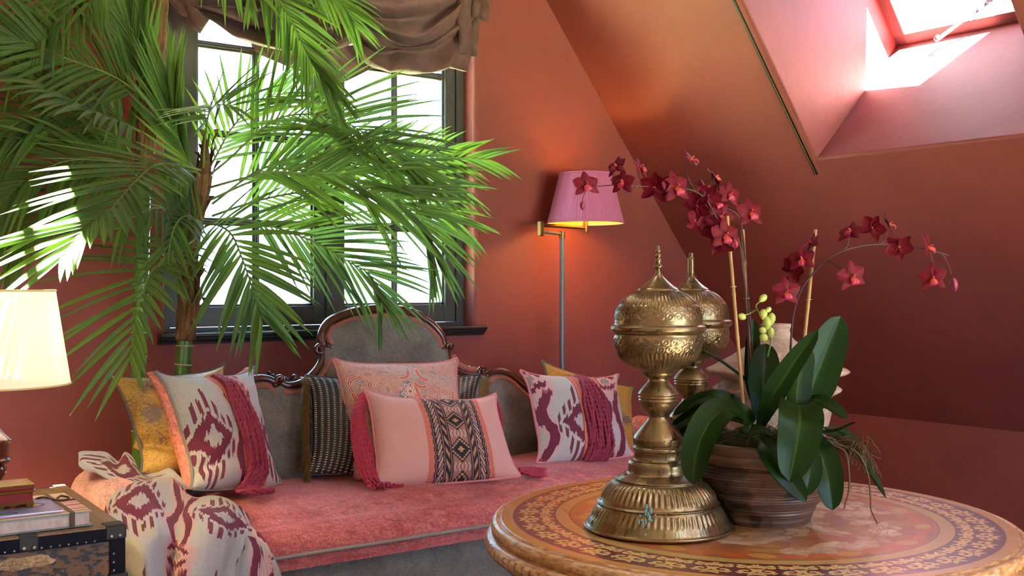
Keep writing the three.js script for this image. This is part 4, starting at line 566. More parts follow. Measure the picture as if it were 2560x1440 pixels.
// orchids: strap leaves, flower spikes, canes
function strap(name, px, wide, parent, m, o = {}) { // px: [x, y, distance]
  const c = curve(px.map((q) => atZ(...q))), W = wide * 0.00085, up = o.n ?? V(-0.3, 0.55, 0.8);
  const g = surf(8, 22, (a, b) => { const p = c.getPoint(b), T = c.getTangent(b).normalize(), s = up.clone().cross(T).normalize(), n = T.clone().cross(s).normalize(); const w = W * 0.5 * Math.min(1, 0.35 + 1.5 * b) * Math.pow(Math.max(0, 1 - Math.pow(b, 5)), 0.55), x = a * 2 - 1; return p.addScaledVector(s, x * w).addScaledVector(n, w * (o.fold ?? 0.28) * (Math.abs(x) ** 1.3) - 0.001); });
  const g2 = g.clone(), n = g.attributes.normal, q = g2.attributes.position; for (let i = 0; i < q.count; i++) q.setXYZ(i, q.getX(i) - n.getX(i) * 0.0016, q.getY(i) - n.getY(i) * 0.0016, q.getZ(i) - n.getZ(i) * 0.0016); g2.computeVertexNormals();
  return wpart(name, merged([g, g2]), m, parent);
}
const petalGeo = (L, Wd, cup, tipw) => surf(6, 8, (a, b) => { const x = a * 2 - 1, w = Wd * Math.pow(Math.sin(Math.PI * Math.min(0.985, 0.05 + 0.945 * Math.pow(b, tipw))), 0.75); return V(x * w, b * L, cup * L * (Math.sin(b * 2.2) * 0.25 - 0.35 * b * b) - 0.22 * w * x * x + 0.03 * L * b * Math.sin(b * 8 + x)); });
const sepalG = petalGeo(0.032, 0.0088, 0.5, 0.85), petalG = petalGeo(0.03, 0.0142, 0.35, 0.85);
const lipG = surf(8, 8, (a, b) => { const x = a * 2 - 1, w = 0.0066 * (0.35 + 0.9 * Math.sin(Math.min(1, b * 1.15) * 2.2)); return V(x * w, -b * 0.016, 0.004 + 0.012 * Math.sin(b * 1.9) - 0.008 * b * b - 0.006 * x * x * (1 - b) + 0.0016 * Math.sin(x * 9) * b); });
const columnG = tube([V(0, 0, 0), V(0, 0.003, 0.006), V(0, 0.001, 0.011)], (t) => 0.0028 * (1 - 0.3 * t), 8, 8);
function flower(parent, p, face, size, roll, r) {
  const f = new THREE.Group(); f.name = 'flower'; const q = new THREE.Quaternion().setFromRotationMatrix(new THREE.Matrix4().lookAt(face, V(0, 0, 0), V(0, 1, 0))); f.quaternion.copy(q).multiply(new THREE.Quaternion().setFromAxisAngle(V(0, 0, 1), roll));
  f.position.copy(p).sub(parent.position); f.scale.setScalar(size); parent.add(f);
  for (const [a, g, nm] of [[0, sepalG, 'sepal'], [2.25, sepalG, 'sepal'], [-2.25, sepalG, 'sepal'], [1.2, petalG, 'petal'], [-1.2, petalG, 'petal']]) { const o = part(nm, g, petalMat, f); o.rotation.set(0.25 * (r() - 0.3), 0.25 * (r() - 0.5), a + 0.2 * (r() - 0.5)); }
  part('lip', lipG, lipMat, f); part('column', columnG, lipMat, f);
}
{
  const r = rng(23), D = 2.3, toEye = V(-0.601, 0.15, 0.799);
  const A = thing('orchid', 'crimson orchid with a long flower spike arching left over the pink lampshade', 'orchid', V(PC.x, TH + 0.155, PC.z));
  const B = thing('orchid', 'crimson orchid whose flower spike arches right against the bare sloping wall', 'orchid', V(PC.x + 0.03, TH + 0.155, PC.z + 0.02));
  const C = thing('orchid', 'orchid with a short spike of pale green unopened buds in the middle of the bowl', 'orchid', V(PC.x - 0.01, TH + 0.155, PC.z - 0.03));
  const L = orchidLeaf, K = orchidLeaf;
  strap('leaf', [[1882, 1060, 2.28], [1850, 1032, 2.25], [1800, 1030, 2.2], [1758, 1085, 2.16], [1738, 1150, 2.14], [1733, 1212, 2.13]], 82, A, L, { n: V(-0.8, 0.5, 0.5) });
  strap('leaf', [[1880, 1052, 2.32], [1846, 1008, 2.3], [1790, 990, 2.28], [1732, 1004, 2.3], [1682, 1038, 2.31]], 34, A, K);
  strap('leaf', [[1876, 1056, 2.34], [1830, 1018, 2.33], [1765, 1022, 2.3], [1712, 1050, 2.32], [1672, 1078, 2.33]], 38, A, L);
  strap('leaf', [[1872, 1060, 2.36], [1810, 1040, 2.35], [1745, 1058, 2.35], [1684, 1100, 2.35]], 34, A, L);
  strap('leaf', [[1876, 1000, 2.34], [1872, 962, 2.34], [1822, 916, 2.33], [1748, 869, 2.32]], 9, A, K);
  strap('leaf', [[1890, 1064, 2.3], [1862, 1080, 2.2], [1900, 1078, 2.17], [1932, 1092, 2.15]], 34, A, K);
  strap('leaf', [[1896, 1040, 2.34], [1882, 965, 2.36], [1881, 880, 2.37], [1884, 796, 2.38]], 44, C, K, { n: V(-0.6, 0.1, 0.8) });
  strap('leaf', [[1896, 1045, 2.3], [1905, 985, 2.31], [1910, 920, 2.33], [1915, 858, 2.35]], 84, C, L, { n: V(-0.6, 0.2, 0.8) });
  strap('leaf', [[1900, 1068, 2.26], [1925, 1005, 2.24], [1965, 935, 2.24], [2046, 824, 2.25]], 58, C, L, { n: V(-0.75, 0.35, 0.6) });
  strap('leaf', [[1990, 1080, 2.24], [1990, 1010, 2.26], [2000, 930, 2.28], [2025, 868, 2.3]], 74, B, K, { n: V(-0.2, 0.1, 0.9) });
  strap('leaf', [[1992, 1080, 2.28], [2022, 990, 2.3], [2060, 890, 2.32], [2102, 790, 2.34]], 108, B, K, { n: V(-0.5, 0.2, 0.85) });
  strap('leaf', [[1975, 1060, 2.24], [1992, 1012, 2.2], [2000, 1050, 2.13], [1990, 1120, 2.1], [1973, 1206, 2.09]], 106, B, L, { n: V(-0.55, 0.45, 0.7) });
  strap('leaf', [[1890, 1092, 2.22], [1920, 1122, 2.14], [1958, 1180, 2.1], [2016, 1254, 2.08]], 66, B, K, { n: V(-0.5, 0.5, 0.7) });
  strap('leaf', [[2010, 1090, 2.22], [2044, 1120, 2.15], [2068, 1190, 2.12], [2082, 1276, 2.11]], 76, B, L, { n: V(-0.5, 0.4, 0.75) });
  strap('leaf', [[2000, 1080, 2.22], [2015, 1120, 2.14], [2024, 1180, 2.11], [2012, 1240, 2.1]], 60, B, K, { n: V(-0.4, 0.3, 0.85) });
  strap('leaf', [[2000, 1040, 2.28], [2032, 1000, 2.26], [2075, 1016, 2.22], [2118, 1048, 2.19]], 46, B, K, { n: V(-0.3, 0.85, 0.4) });
  strap('leaf', [[2010, 1090, 2.28], [2055, 1082, 2.24], [2100, 1074, 2.2], [2138, 1056, 2.17]], 26, B, K, { n: V(-0.2, 0.8, 0.5) });
  strap('leaf', [[2040, 1076, 2.28], [2095, 1092, 2.26], [2155, 1148, 2.24], [2215, 1244, 2.22]], 28, B, L, { n: V(-0.2, 0.7, 0.6) });
  strap('leaf', [[2060, 1070, 2.34], [2105, 1078, 2.36], [2150, 1104, 2.38]], 22, B, L);
  const stem = (parent, pts, r0, r1, m = stemMat, nm = 'stem') => wpart(nm, tube(pts.map((q) => atZ(...q)), (t) => lerp(r0, r1, t), 60, 8), m, parent);
  // left plant: two stems, one long arching spike and a branch
  stem(A, [[1888, 1050, 2.32], [1876, 960, 2.34], [1869, 820, 2.37], [1858, 680, 2.37], [1845, 600, 2.35], [1822, 575, 2.33], [1795, 550, 2.32], [1767, 502, 2.31], [1740, 479, 2.3], [1690, 470, 2.29], [1639, 467, 2.28], [1573, 465, 2.27], [1530, 463, 2.27], [1487, 467, 2.27]], 0.0028, 0.0011);
  stem(A, [[1890, 1050, 2.34], [1880, 860, 2.36], [1866, 700, 2.38], [1858, 590, 2.38], [1846, 540, 2.37], [1822, 523, 2.36], [1795, 515, 2.35]], 0.0027, 0.0014);
  stem(A, [[1740, 479, 2.3], [1722, 450, 2.31], [1717, 424, 2.32], [1726, 405, 2.33]], 0.0014, 0.001); stem(A, [[1758, 492, 2.31], [1766, 468, 2.31], [1775, 452, 2.3], [1788, 446, 2.3]], 0.0012, 0.0009);
  stem(A, [[1639, 467, 2.28], [1612, 458, 2.28], [1598, 442, 2.29], [1596, 428, 2.29]], 0.0012, 0.0009); stem(A, [[1590, 466, 2.27], [1575, 480, 2.27], [1562, 478, 2.27], [1555, 465, 2.27]], 0.0012, 0.0009); stem(A, [[1530, 463, 2.27], [1531, 445, 2.27], [1536, 425, 2.28]], 0.0011, 0.0009);
  stem(A, [[1478, 468, 2.27], [1466, 478, 2.26], [1457, 494, 2.26], [1456, 504, 2.26]], 0.001, 0.0008);
  const bud = (parent, x, y, d, len, rad, tilt, m) => { const g = turned(profile([[0, -0.5], [0.6, -0.3], [1, 0], [0.8, 0.3], [0.3, 0.46], [0, 0.5]].map((q) => [q[0] * rad, q[1] * len]), 14), 12); g.rotateZ(tilt); const p = atZ(x, y, d); wpart('bud', moved(g, p.x, p.y, p.z), m, parent); };
  bud(A, 1456, 514, 2.26, 0.02, 0.0058, 0, redBud);
  const fl = (parent, list) => { for (const [x, y, d, yaw, pitch, size, roll] of list) { const f = toEye.clone().applyAxisAngle(V(0, 1, 0), yaw); f.y += pitch; flower(parent, atZ(x, y, d), f.normalize(), size, roll, r); } };
  fl(A, [[1466, 462, 2.26, 0.15, 0.1, 1.0, 0.1], [1541, 416, 2.28, -0.9, 0.35, 0.85, 0.3], [1600, 420, 2.29, 1.1, 0.5, 0.9, -0.4], [1556, 456, 2.26, -0.5, 0.1, 0.95, 0.0], [1636, 470, 2.27, 2.6, 0.1, 1.15, 0.2], [1660, 468, 2.28, 2.9, 0.1, 1.0, -0.5], [1690, 468, 2.27, 0.45, 0.05, 1.2, 0.15], [1727, 400, 2.33, 1.2, 0.6, 1.0, 0.3], [1786, 446, 2.3, 1.5, 0.5, 0.95, 0.8], [1823, 486, 2.34, 0.5, 0.1, 1.0, -0.2], [1770, 490, 2.31, 2.8, 0.1, 0.95, 0.6], [1742, 516, 2.31, 2.5, 0.2, 1.05, 1.0], [1738, 552, 2.32, -2.4, 0, 1.05, 0.2], [1788, 508, 2.34, 0.2, 0.3, 1.0, 0.5], [1805, 538, 2.34, 0.1, 0.1, 0.9, -0.4], [1876, 532, 2.38, 0.3, 0.2, 1.2, 0.1], [1785, 572, 2.32, -0.3, -0.1, 1.0, 0.8], [1812, 588, 2.31, 0.35, 0, 1.2, 0.0], [1804, 612, 2.32, 2.7, -0.2, 0.95, -0.2], [1836, 600, 2.34, 0.9, -0.2, 0.9, -0.5], [1760, 470, 2.33, 0.9, 0.5, 0.9, 1.0]]);
  // right plant
  stem(B, [[1968, 1040, 2.3], [1975, 900, 2.33], [1983, 790, 2.34], [1992, 755, 2.34], [2004, 722, 2.33], [2028, 689, 2.32], [2065, 650, 2.31], [2105, 628, 2.3], [2160, 614, 2.3], [2216, 611, 2.3], [2282, 617, 2.3], [2343, 630, 2.3], [2371, 639, 2.3]], 0.0028, 0.0012);
  stem(B, [[2343, 630, 2.3], [2358, 640, 2.3], [2372, 664, 2.3], [2378, 686, 2.3]], 0.001, 0.0009); stem(B, [[2070, 650, 2.31], [2088, 664, 2.3], [2108, 676, 2.29], [2122, 684, 2.28]], 0.0012, 0.0009); stem(B, [[2200, 611, 2.3], [2214, 598, 2.3], [2218, 578, 2.3]], 0.001, 0.0009); stem(B, [[2105, 628, 2.3], [2118, 616, 2.3], [2122, 596, 2.3]], 0.001, 0.0009); stem(B, [[2325, 625, 2.3], [2331, 650, 2.29], [2332, 676, 2.29]], 0.001, 0.0009);
  bud(B, 2386, 712, 2.3, 0.032, 0.0078, 0.3, redBud);
  fl(B, [[1966, 730, 2.31, 0.1, 0.0, 1.1, 0.05], [1982, 672, 2.33, 2.2, 0.2, 1.0, 0.6], [2004, 648, 2.31, -0.4, 0.1, 1.0, 0.1], [2028, 608, 2.32, -1.4, 0.4, 1.0, 0.5], [2126, 580, 2.3, -0.9, 0.6, 1.0, 0.2], [2180, 570, 2.3, 2.5, 0.2, 1.0, 0.6], [2222, 562, 2.3, 1.2, 0.4, 0.9, 0.2], [2248, 616, 2.29, 2.6, 0.0, 1.0, 3.0], [2320, 618, 2.29, 1.0, 0.1, 1.0, 0.6], [2332, 694, 2.28, -0.2, -0.2, 1.0, 0.05], [2130, 692, 2.27, 0.2, -0.1, 1.1, 0.2], [1968, 708, 2.34, -2.2, 0.1, 0.9, 0]]);
  // green buds
  stem(C, [[1912, 1000, 2.33], [1918, 900, 2.34], [1926, 860, 2.33], [1930, 830, 2.33], [1910, 800, 2.33], [1895, 778, 2.33], [1890, 764, 2.33], [1902, 752, 2.33]], 0.0024, 0.0014, stemGreen); stem(C, [[1890, 775, 2.33], [1872, 785, 2.33], [1858, 788, 2.32]], 0.0014, 0.0012, stemGreen);
  for (const [x, y, l, w, tl] of [[1907, 746, 0.026, 0.0075, -1.0], [1856, 792, 0.024, 0.0075, 1.3], [1908, 786, 0.024, 0.0088, -0.2], [1920, 775, 0.02, 0.006, -1.1], [1918, 808, 0.03, 0.0098, 0.1], [1929, 798, 0.028, 0.0085, -0.1], [1908, 826, 0.02, 0.0075, 1.2], [1910, 845, 0.022, 0.0088, 0.9], [1928, 832, 0.024, 0.007, 0.1]]) bud(C, x, y, 2.31, l, w, tl, budMat);
  // aerial roots
  stem(B, [[2080, 1110, 2.24], [2112, 1130, 2.22], [2122, 1180, 2.2], [2122, 1225, 2.19], [2110, 1272, 2.18]], 0.0028, 0.0014, rootMat, 'aerial_root'); stem(B, [[2090, 1110, 2.24], [2140, 1130, 2.22], [2168, 1180, 2.2], [2176, 1240, 2.18], [2178, 1275, 2.17], [2193, 1309, 2.16]], 0.0026, 0.0013, rootMat, 'aerial_root');
  const tw = []; for (let k = 0; k < 60; k++) { const x = 2070 + 50 * r(), y = 1090 + 40 * r(); tw.push(tube([atZ(x, y, 2.28), atZ(x + 20 * r(), y + 14 * (r() - 0.3), 2.25), atZ(x + 30 + 30 * r(), y + 40 * (r() - 0.2), 2.23), atZ(x + 40 + 50 * r(), y + 30 + 60 * (r() - 0.4), 2.21)], 0.0007, 8, 4)); }
  wpart('dry_roots', merged(tw), rootMat, B).userData.kind = 'stuff';
  // canes
  for (const [lab, a, b] of [['bamboo cane up the left orchid spike, in front', [1818, 540, 2.33], [1858, 1012, 2.28]], ['thin bamboo cane behind the left orchid spike, by the largest flower', [1857, 574, 2.39], [1882, 1030, 2.36]], ['bamboo cane that props the right-hand orchid spike', [2039, 574, 2.34], [1992, 1040, 2.3]]]) {
    const p = atZ(...b), q = atZ(...a), t = thing('bamboo_cane', lab, 'bamboo cane', p); t.position.y -= 0.0; t.updateMatrixWorld();
    wpart('cane', tube([p, p.clone().lerp(q, 0.3), p.clone().lerp(q, 0.7), q], (s) => 0.0038 + 0.0007 * Math.exp(-((((s * 4.3) % 1 - 0.5) / 0.05) ** 2)), 120, 10), bambooMat, t);
    const k = p.clone().lerp(q, 0.62); wpart('tie', new THREE.TorusGeometry(0.006, 0.0009, 6, 16).rotateX(1.5).translate(k.x, k.y, k.z), mat(0xb8a878, 0.8), t);
  }
}

// ---------------------------------------------------------------- lamps
const bulbMat = (c, i) => new THREE.MeshStandardMaterial({ color: 0xffffff, emissive: col(c), emissiveIntensity: i });
{
  const b = at(1405, 920, 4.3), L = thing('floor_lamp', 'slim metal swing-arm floor lamp with a pleated pink shade by the wall', 'floor lamp', [3.555, 0, -4.3]);
  part('base', turned(profile([[0, 0.03], [0.02, 0.035], [0.09, 0.024], [0.12, 0.012], [0.122, 0], [0, 0]], 24), 48), steel, L);
  part('pole', between(V(0, 0.02, 0), V(0, 1.52, 0), 0.0125, 16), steel, L);
  const dx = 3.40 - 3.555, sx = 3.705 - 3.555;
  part('joint', merged([moved(new THREE.CylinderGeometry(0.016, 0.016, 0.036, 20), 0, 1.522, 0)]), bronze, L);
  part('lower_arm', between(V(0, 1.526, 0), V(dx, 1.533, 0.02), 0.0085, 12), steel, L);
  part('elbow', merged([moved(new RoundedBoxGeometry(0.026, 0.075, 0.026, 2, 0.005), dx, 1.548, 0.02)]), bronze, L);
  part('upper_arm', between(V(dx, 1.566, 0.02), V(sx, 1.562, 0.01), 0.0095, 12), bronze, L);
  part('socket', between(V(sx, 1.54, 0.01), V(sx, 1.64, 0.01), 0.014, 16), bronze, L);
  const rb = 0.196, rt = 0.132, y0 = 1.588, y1 = 1.842, n = 84, r = rng(8), jit = []; for (let k = 0; k < n; k++) jit.push(r());
  const pleat = (a) => { const q = a / 6.28319 * n, k = Math.floor(q) % n; return 0.0035 * (Math.abs(((q % 1) - 0.5) * 2) ** 1.5) * (0.5 + jit[k]); };
  const rows = []; for (let k = 0; k <= 14; k++) rows.push([lerp(rb, rt, k / 14), lerp(y0, y1, k / 14)]);
  const sh = turned(rows, n * 6, (a) => pleat(a), [1, 1]); sh.translate(sx, 0, 0.01);
  const shade = part('lamp_shade', sh, mat(0xd87aa8, 0.7, { sheen: 0.4, sheenColor: new THREE.Color(0.7, 0.35, 0.55), transmission: 0.12 }), L);
  const ins = turned(rows.map(([a, y]) => [a - 0.003, y]), 64); ins.translate(sx, 0, 0.01); part('shade_lining', ins, mat(0xd8a243, 0.7), L, 'golden lining');
  for (const [q, y] of [[rb, y0], [rt, y1]]) part('shade_trim', new THREE.TorusGeometry(q + 0.002, 0.0042, 8, 90).rotateX(Math.PI / 2).translate(sx, y, 0.01), mat(0xd87aa8, 0.7), L);
  part('shade_spider', merged([between(V(sx - rt, y1 - 0.01, 0.01), V(sx + rt, y1 - 0.01, 0.01), 0.0025, 6), between(V(sx, y1 - 0.01, 0.01 - rt), V(sx, y1 - 0.01, 0.01 + rt), 0.0025, 6), between(V(sx, 1.66, 0.01), V(sx, y1 - 0.01, 0.01), 0.003, 6)]), bronze, L);
  part('bulb', new THREE.SphereGeometry(0.028, 18, 14).translate(sx, 1.685, 0.01), bulbMat(0xffb050, 8), L);
  const pl = new THREE.PointLight(0xffe07c, 1.1); pl.position.set(sx, 1.685, 0.01); pl.shadow.radius = 1.4; L.add(pl);
}
{
  const x = 0.697, z = -3.45, L = thing('table_lamp', 'lit table lamp with a large cream drum shade on the old trunk', 'table lamp', [x, 0.62, z]);
  part('base', turned(profile([[0, 0], [0.075, 0], [0.078, 0.012], [0.06, 0.022], [0.03, 0.034], [0.022, 0.06], [0.03, 0.075], [0.036, 0.085], [0.04, 0.1], [0.036, 0.112], [0.046, 0.12], [0.053, 0.128], [0.046, 0.136], [0.048, 0.165], [0.05, 0.178], [0.055, 0.185], [0.046, 0.195], [0.03, 0.21], [0.018, 0.23], [0.014, 0.27], [0.012, 0.36]], 90), 40), mahogany, L);
  const y0 = 0.348, y1 = 0.622, rb = 0.2136, rt = 0.172, rows = []; for (let k = 0; k <= 10; k++) rows.push([lerp(rb, rt, k / 10), lerp(y0, y1, k / 10)]);
  part('lamp_shade', turned(rows, 72), mat(0xfbf4e6, 0.95, { transmission: 0.6, thickness: 0 }), L);
  for (const [q, y] of [[rb, y0], [rt, y1]]) part('shade_trim', new THREE.TorusGeometry(q, 0.003, 8, 80).rotateX(Math.PI / 2).translate(0, y, 0), mat(0xe0c28a, 0.8), L);
  part('shade_spider', merged([between(V(-rt, y1 - 0.01, 0), V(rt, y1 - 0.01, 0), 0.0025, 6), between(V(0, 0.35, 0), V(0, y1 - 0.01, 0), 0.003, 6)]), bronze, L);
  part('bulb', new THREE.SphereGeometry(0.032, 18, 14).translate(0.0, 0.46, 0.04), bulbMat(0xffc070, 10), L);
  const pl = new THREE.PointLight(0xffdc98, 2.5); pl.position.set(0, 0.46, 0.04); pl.shadow.radius = 1.6; L.add(pl);
}
// ---------------------------------------------------------------- the old trunk, books and a box on it
{
  const T = thing('steamer_trunk', 'old leather steamer trunk with dark metal edging and rivets, used as a side table', 'trunk', [0.52, 0, -3.3]); T.rotation.y = -0.05;
  const w = 0.82, d = 0.72, h = 0.62, x1 = w / 2, z1 = d / 2;
  part('body', metreUV(box(w - 0.012, 0.47, d - 0.012, 0, 0.235, 0, 0.01)), hide, T); part('lid', metreUV(box(w - 0.008, 0.142, d - 0.008, 0, 0.545, 0, 0.012)), hide, T);
  part('lid_top', metreUV(box(w - 0.05, 0.006, d - 0.05, 0, h - 0.003, 0)), wornWood, T);
  // edging strips: dark metal, along the lid edges and corners
  const strips = [[w, 0.034, 0.006, 0, h - 0.019, z1], [0.006, 0.034, d, x1, h - 0.019, 0], [w, 0.034, 0.006, 0, h - 0.019, -z1], [0.036, 0.14, 0.006, x1 - 0.018, 0.545, z1 + 0.001], [0.006, 0.14, 0.036, x1 + 0.001, 0.545, z1 - 0.018], [0.036, 0.47, 0.006, x1 - 0.018, 0.235, z1 + 0.001], [0.006, 0.47, 0.036, x1 + 0.001, 0.235, z1 - 0.018]];
  for (const s of strips) part('edging', box(...s, 0.002), navy, T);
  part('edging', box(w, 0.006, 0.03, 0, h + 0.001, z1 - 0.013, 0.002), wornWood, T); part('edging', box(0.036, 0.006, d, x1 - 0.017, h + 0.001, 0, 0.002), wornWood, T, 'worn pale edging');
  // corner and strap plates
  const plate = (a) => part('plate', box(...a, 0.003), iron, T);
  plate([0.05, 0.034, 0.008, x1 - 0.022, h - 0.014, z1 + 0.002]); plate([0.008, 0.034, 0.05, x1 + 0.002, h - 0.014, z1 - 0.022]); plate([0.05, 0.008, 0.05, x1 - 0.022, h + 0.003, z1 - 0.022]);
  plate([0.045, 0.036, 0.008, x1 - 0.235, h - 0.016, z1 + 0.002]); plate([0.045, 0.008, 0.04, x1 - 0.235, h + 0.003, z1 - 0.018]);
  plate([0.05, 0.04, 0.01, x1 - 0.016, 0.478, z1 + 0.003]); plate([0.045, 0.036, 0.008, x1 - 0.53, h - 0.016, z1 + 0.002]);
  const rv = (x, y, rad, z = z1 + 0.005) => { const g = new THREE.SphereGeometry(rad, 10, 6, 0, 6.2832, 0, 1.5708); g.rotateX(Math.PI / 2); g.scale(1, 1, 0.7); part('rivet', moved(g, x, y, z), nail, T); };
  for (let k = 0; k < 30; k++) { const x = x1 - 0.075 - k * 0.0215; if (Math.abs(x - (x1 - 0.235)) > 0.03) rv(x, h - 0.03, 0.0032, z1 + 0.003); }
  for (const [x, y, q] of [[x1 - 0.034, h - 0.022, 0.006], [x1 - 0.012, h - 0.022, 0.006], [x1 - 0.247, h - 0.026, 0.006], [x1 - 0.223, h - 0.026, 0.006], [x1 - 0.028, 0.552, 0.0035], [x1 - 0.028, 0.53, 0.0035], [x1 - 0.028, 0.508, 0.0035], [x1 - 0.026, 0.486, 0.006], [x1 - 0.026, 0.468, 0.006], [x1 - 0.09, 0.484, 0.006], [x1 - 0.028, 0.44, 0.0035]]) rv(x, y, q, z1 + 0.008);
  // torn remains of luggage labels
  const torn = (x, y, ww, hh, sd) => { const q = rng(sd), s = new THREE.Shape(); for (let k = 0; k < 30; k++) { const a = k / 30 * 6.283, rx = ww / 2 * (0.85 + 0.25 * q()), ry = hh / 2 * (0.7 + 0.5 * q()); const X = Math.sign(Math.cos(a)) * Math.abs(Math.cos(a)) ** 0.5 * rx, Y = Math.sign(Math.sin(a)) * Math.abs(Math.sin(a)) ** 0.6 * ry; k ? s.lineTo(X, Y) : s.moveTo(X, Y); } const g = new THREE.ExtrudeGeometry(s, { depth: 0.0008, bevelEnabled: false }); g.translate(x, y, z1 - 0.004 + 0.001); return g; };
  const paper = mat(0xffffff, 0.9, { map: again(slub([160, 128, 94], 0.5, 128, 16, 211), 6, 6) });
  part('torn_label', torn(x1 - 0.24, 0.556, 0.13, 0.03, 4), paper, T); part('torn_label', torn(x1 - 0.32, 0.478, 0.1, 0.03, 6), paper, T);
  part('seam', box(w - 0.02, 0.006, 0.004, 0, 0.47, z1 - 0.006, 0.001), blackMetal, T);

  // big striped book with a ribbon
  const yB = 0.626, hB = 0.038, BK = thing('striped_book', 'thick hardback book with a striped cover, tied with a brown ribbon, on the trunk', 'book', [0.665, yB, -3.115]); BK.rotation.y = -0.03;
  const stripes = drawTex(512, 512, (g, W, H) => { const q = rng(40), cs = ['#c9a98a', '#d9bca4', '#b8325f', '#e4cfb4', '#8f9a62', '#d98aa0', '#c7a06a', '#e8d8c6', '#a8335a', '#d6b48e']; let x = 0, k = 0; while (x < H) { const d = 6 + q() * 26; g.fillStyle = cs[k++ % cs.length]; g.fillRect(0, x, W, d); x += d; } });
  part('cover', merged([box(0.36, 0.003, 0.31, 0, hB - 0.0015, 0, 0.001), box(0.36, 0.003, 0.31, 0, 0.0015, 0, 0.001)]), mat(0xffffff, 0.45, { map: stripes }), BK); part('pages', box(0.35, hB - 0.007, 0.3, -0.002, hB / 2, 0), mat(0xffffff, 0.8, { map: again(woodTex([168, 150, 140], [206, 190, 178], 221), 1, 1) }), BK);
  part('cover_edge', box(0.362, 0.0036, 0.0022, 0, hB - 0.0018, 0.1552), mat(0x6f8078, 0.5), BK); part('cover_edge', box(0.362, 0.0036, 0.0022, 0, 0.0018, 0.1552), mat(0x6f8078, 0.5), BK);
  const rib = mat(0x4a3018, 0.6); part('ribbon', box(0.011, 0.0016, 0.316, 0.13, hB + 0.0012, 0, 0.0005), rib, BK); part('ribbon', box(0.011, hB + 0.002, 0.0016, 0.13, hB / 2, 0.158, 0.0005), rib, BK); part('ribbon', box(0.36, 0.0016, 0.011, 0, hB + 0.0015, -0.03, 0.0005), rib, BK);
  part('bow', merged([tube([V(0.13, hB + 0.004, -0.03), V(0.145, hB + 0.012, -0.04), V(0.165, hB + 0.006, -0.03), V(0.15, hB + 0.003, -0.022), V(0.13, hB + 0.004, -0.03)], 0.003, 30, 6), tube([V(0.13, hB + 0.004, -0.03), V(0.1, hB + 0.012, -0.05), V(0.085, hB + 0.006, -0.06), V(0.11, hB + 0.003, -0.03)], 0.003, 30, 6)]), rib, BK);
  const yM = yB + hB + 0.003, MG = thing('magazine', 'glossy pale blue magazine lying on the striped book', 'magazine', [0.63, yM, -3.09]); MG.rotation.y = -0.06;
  const cover = drawTex(512, 512, (g, W, H) => { g.fillStyle = '#9fa6cf'; g.fillRect(0, 0, W, H); g.fillStyle = '#3f8fb8'; g.fillRect(0, 420, 330, 60); g.fillStyle = '#54b58a'; g.fillRect(0, 440, 300, 26); g.strokeStyle = '#4a4a9a'; g.lineWidth = 16; g.beginPath(); g.ellipse(330, 250, 130, 90, 0, 0, 7); g.stroke(); g.fillStyle = '#e3b23c'; g.beginPath(); g.ellipse(330, 250, 110, 74, 0, 0, 7); g.fill(); g.fillStyle = '#5a4aa0'; for (let k = 0; k < 4; k++) { g.beginPath(); g.ellipse(262 + k * 46, 250, 13, 46, 0.2, 0, 7); g.fill(); } });
  const cov = box(0.3, 0.004, 0.21, 0, 0.002, 0, 0.001); { const p = cov.attributes.position, u = cov.attributes.uv; for (let i = 0; i < p.count; i++) u.setXY(i, p.getX(i) / 0.3 + 0.5, 0.5 - p.getZ(i) / 0.21); }
  part('cover', cov, mat(0xffffff, 0.25, { map: cover, clearcoat: 0.6 }), MG); part('pages', box(0.296, 0.002, 0.206, 0, -0.001, 0), mat(0xc8c8d4, 0.7), MG);
  const yX = yM + 0.0045, BX = thing('lacquer_box', 'small red lacquered box with gilt bands and corner feet, on the magazine', 'box', [0.585, yX, -3.115]); BX.rotation.y = -0.04;
  const lac = mat(0x6e1410, 0.4, { specularIntensity: 0.25 }), gilt = mat(0xa98334, 0.4, { metalness: 0.6, bumpMap: again(grainBump, 12, 12), bumpScale: 0.004 });
  part('box_body', box(0.27, 0.03, 0.1, 0, 0.025, 0, 0.003), lac, BX); part('box_lid', box(0.276, 0.014, 0.104, 0, 0.053, 0, 0.004), lac, BX);
  part('lid_inlay', metreUV(box(0.25, 0.003, 0.082, 0, 0.0605, 0, 0.001)), mat(0xffffff, 0.3, { map: again(gold, 3, 3), clearcoat: 0.4 }), BX);
  part('gilt_band', box(0.28, 0.005, 0.108, 0, 0.0585, 0, 0.002), gilt, BX); part('gilt_band', box(0.278, 0.006, 0.106, 0, 0.043, 0, 0.002), gilt, BX); part('gilt_band', box(0.276, 0.005, 0.104, 0, 0.013, 0, 0.002), gilt, BX);
  for (const [a, b] of [[-1, -1], [1, -1], [-1, 1], [1, 1]]) part('foot', box(0.018, 0.014, 0.016, a * 0.128, 0.007, b * 0.045, 0.004), gilt, BX);
}

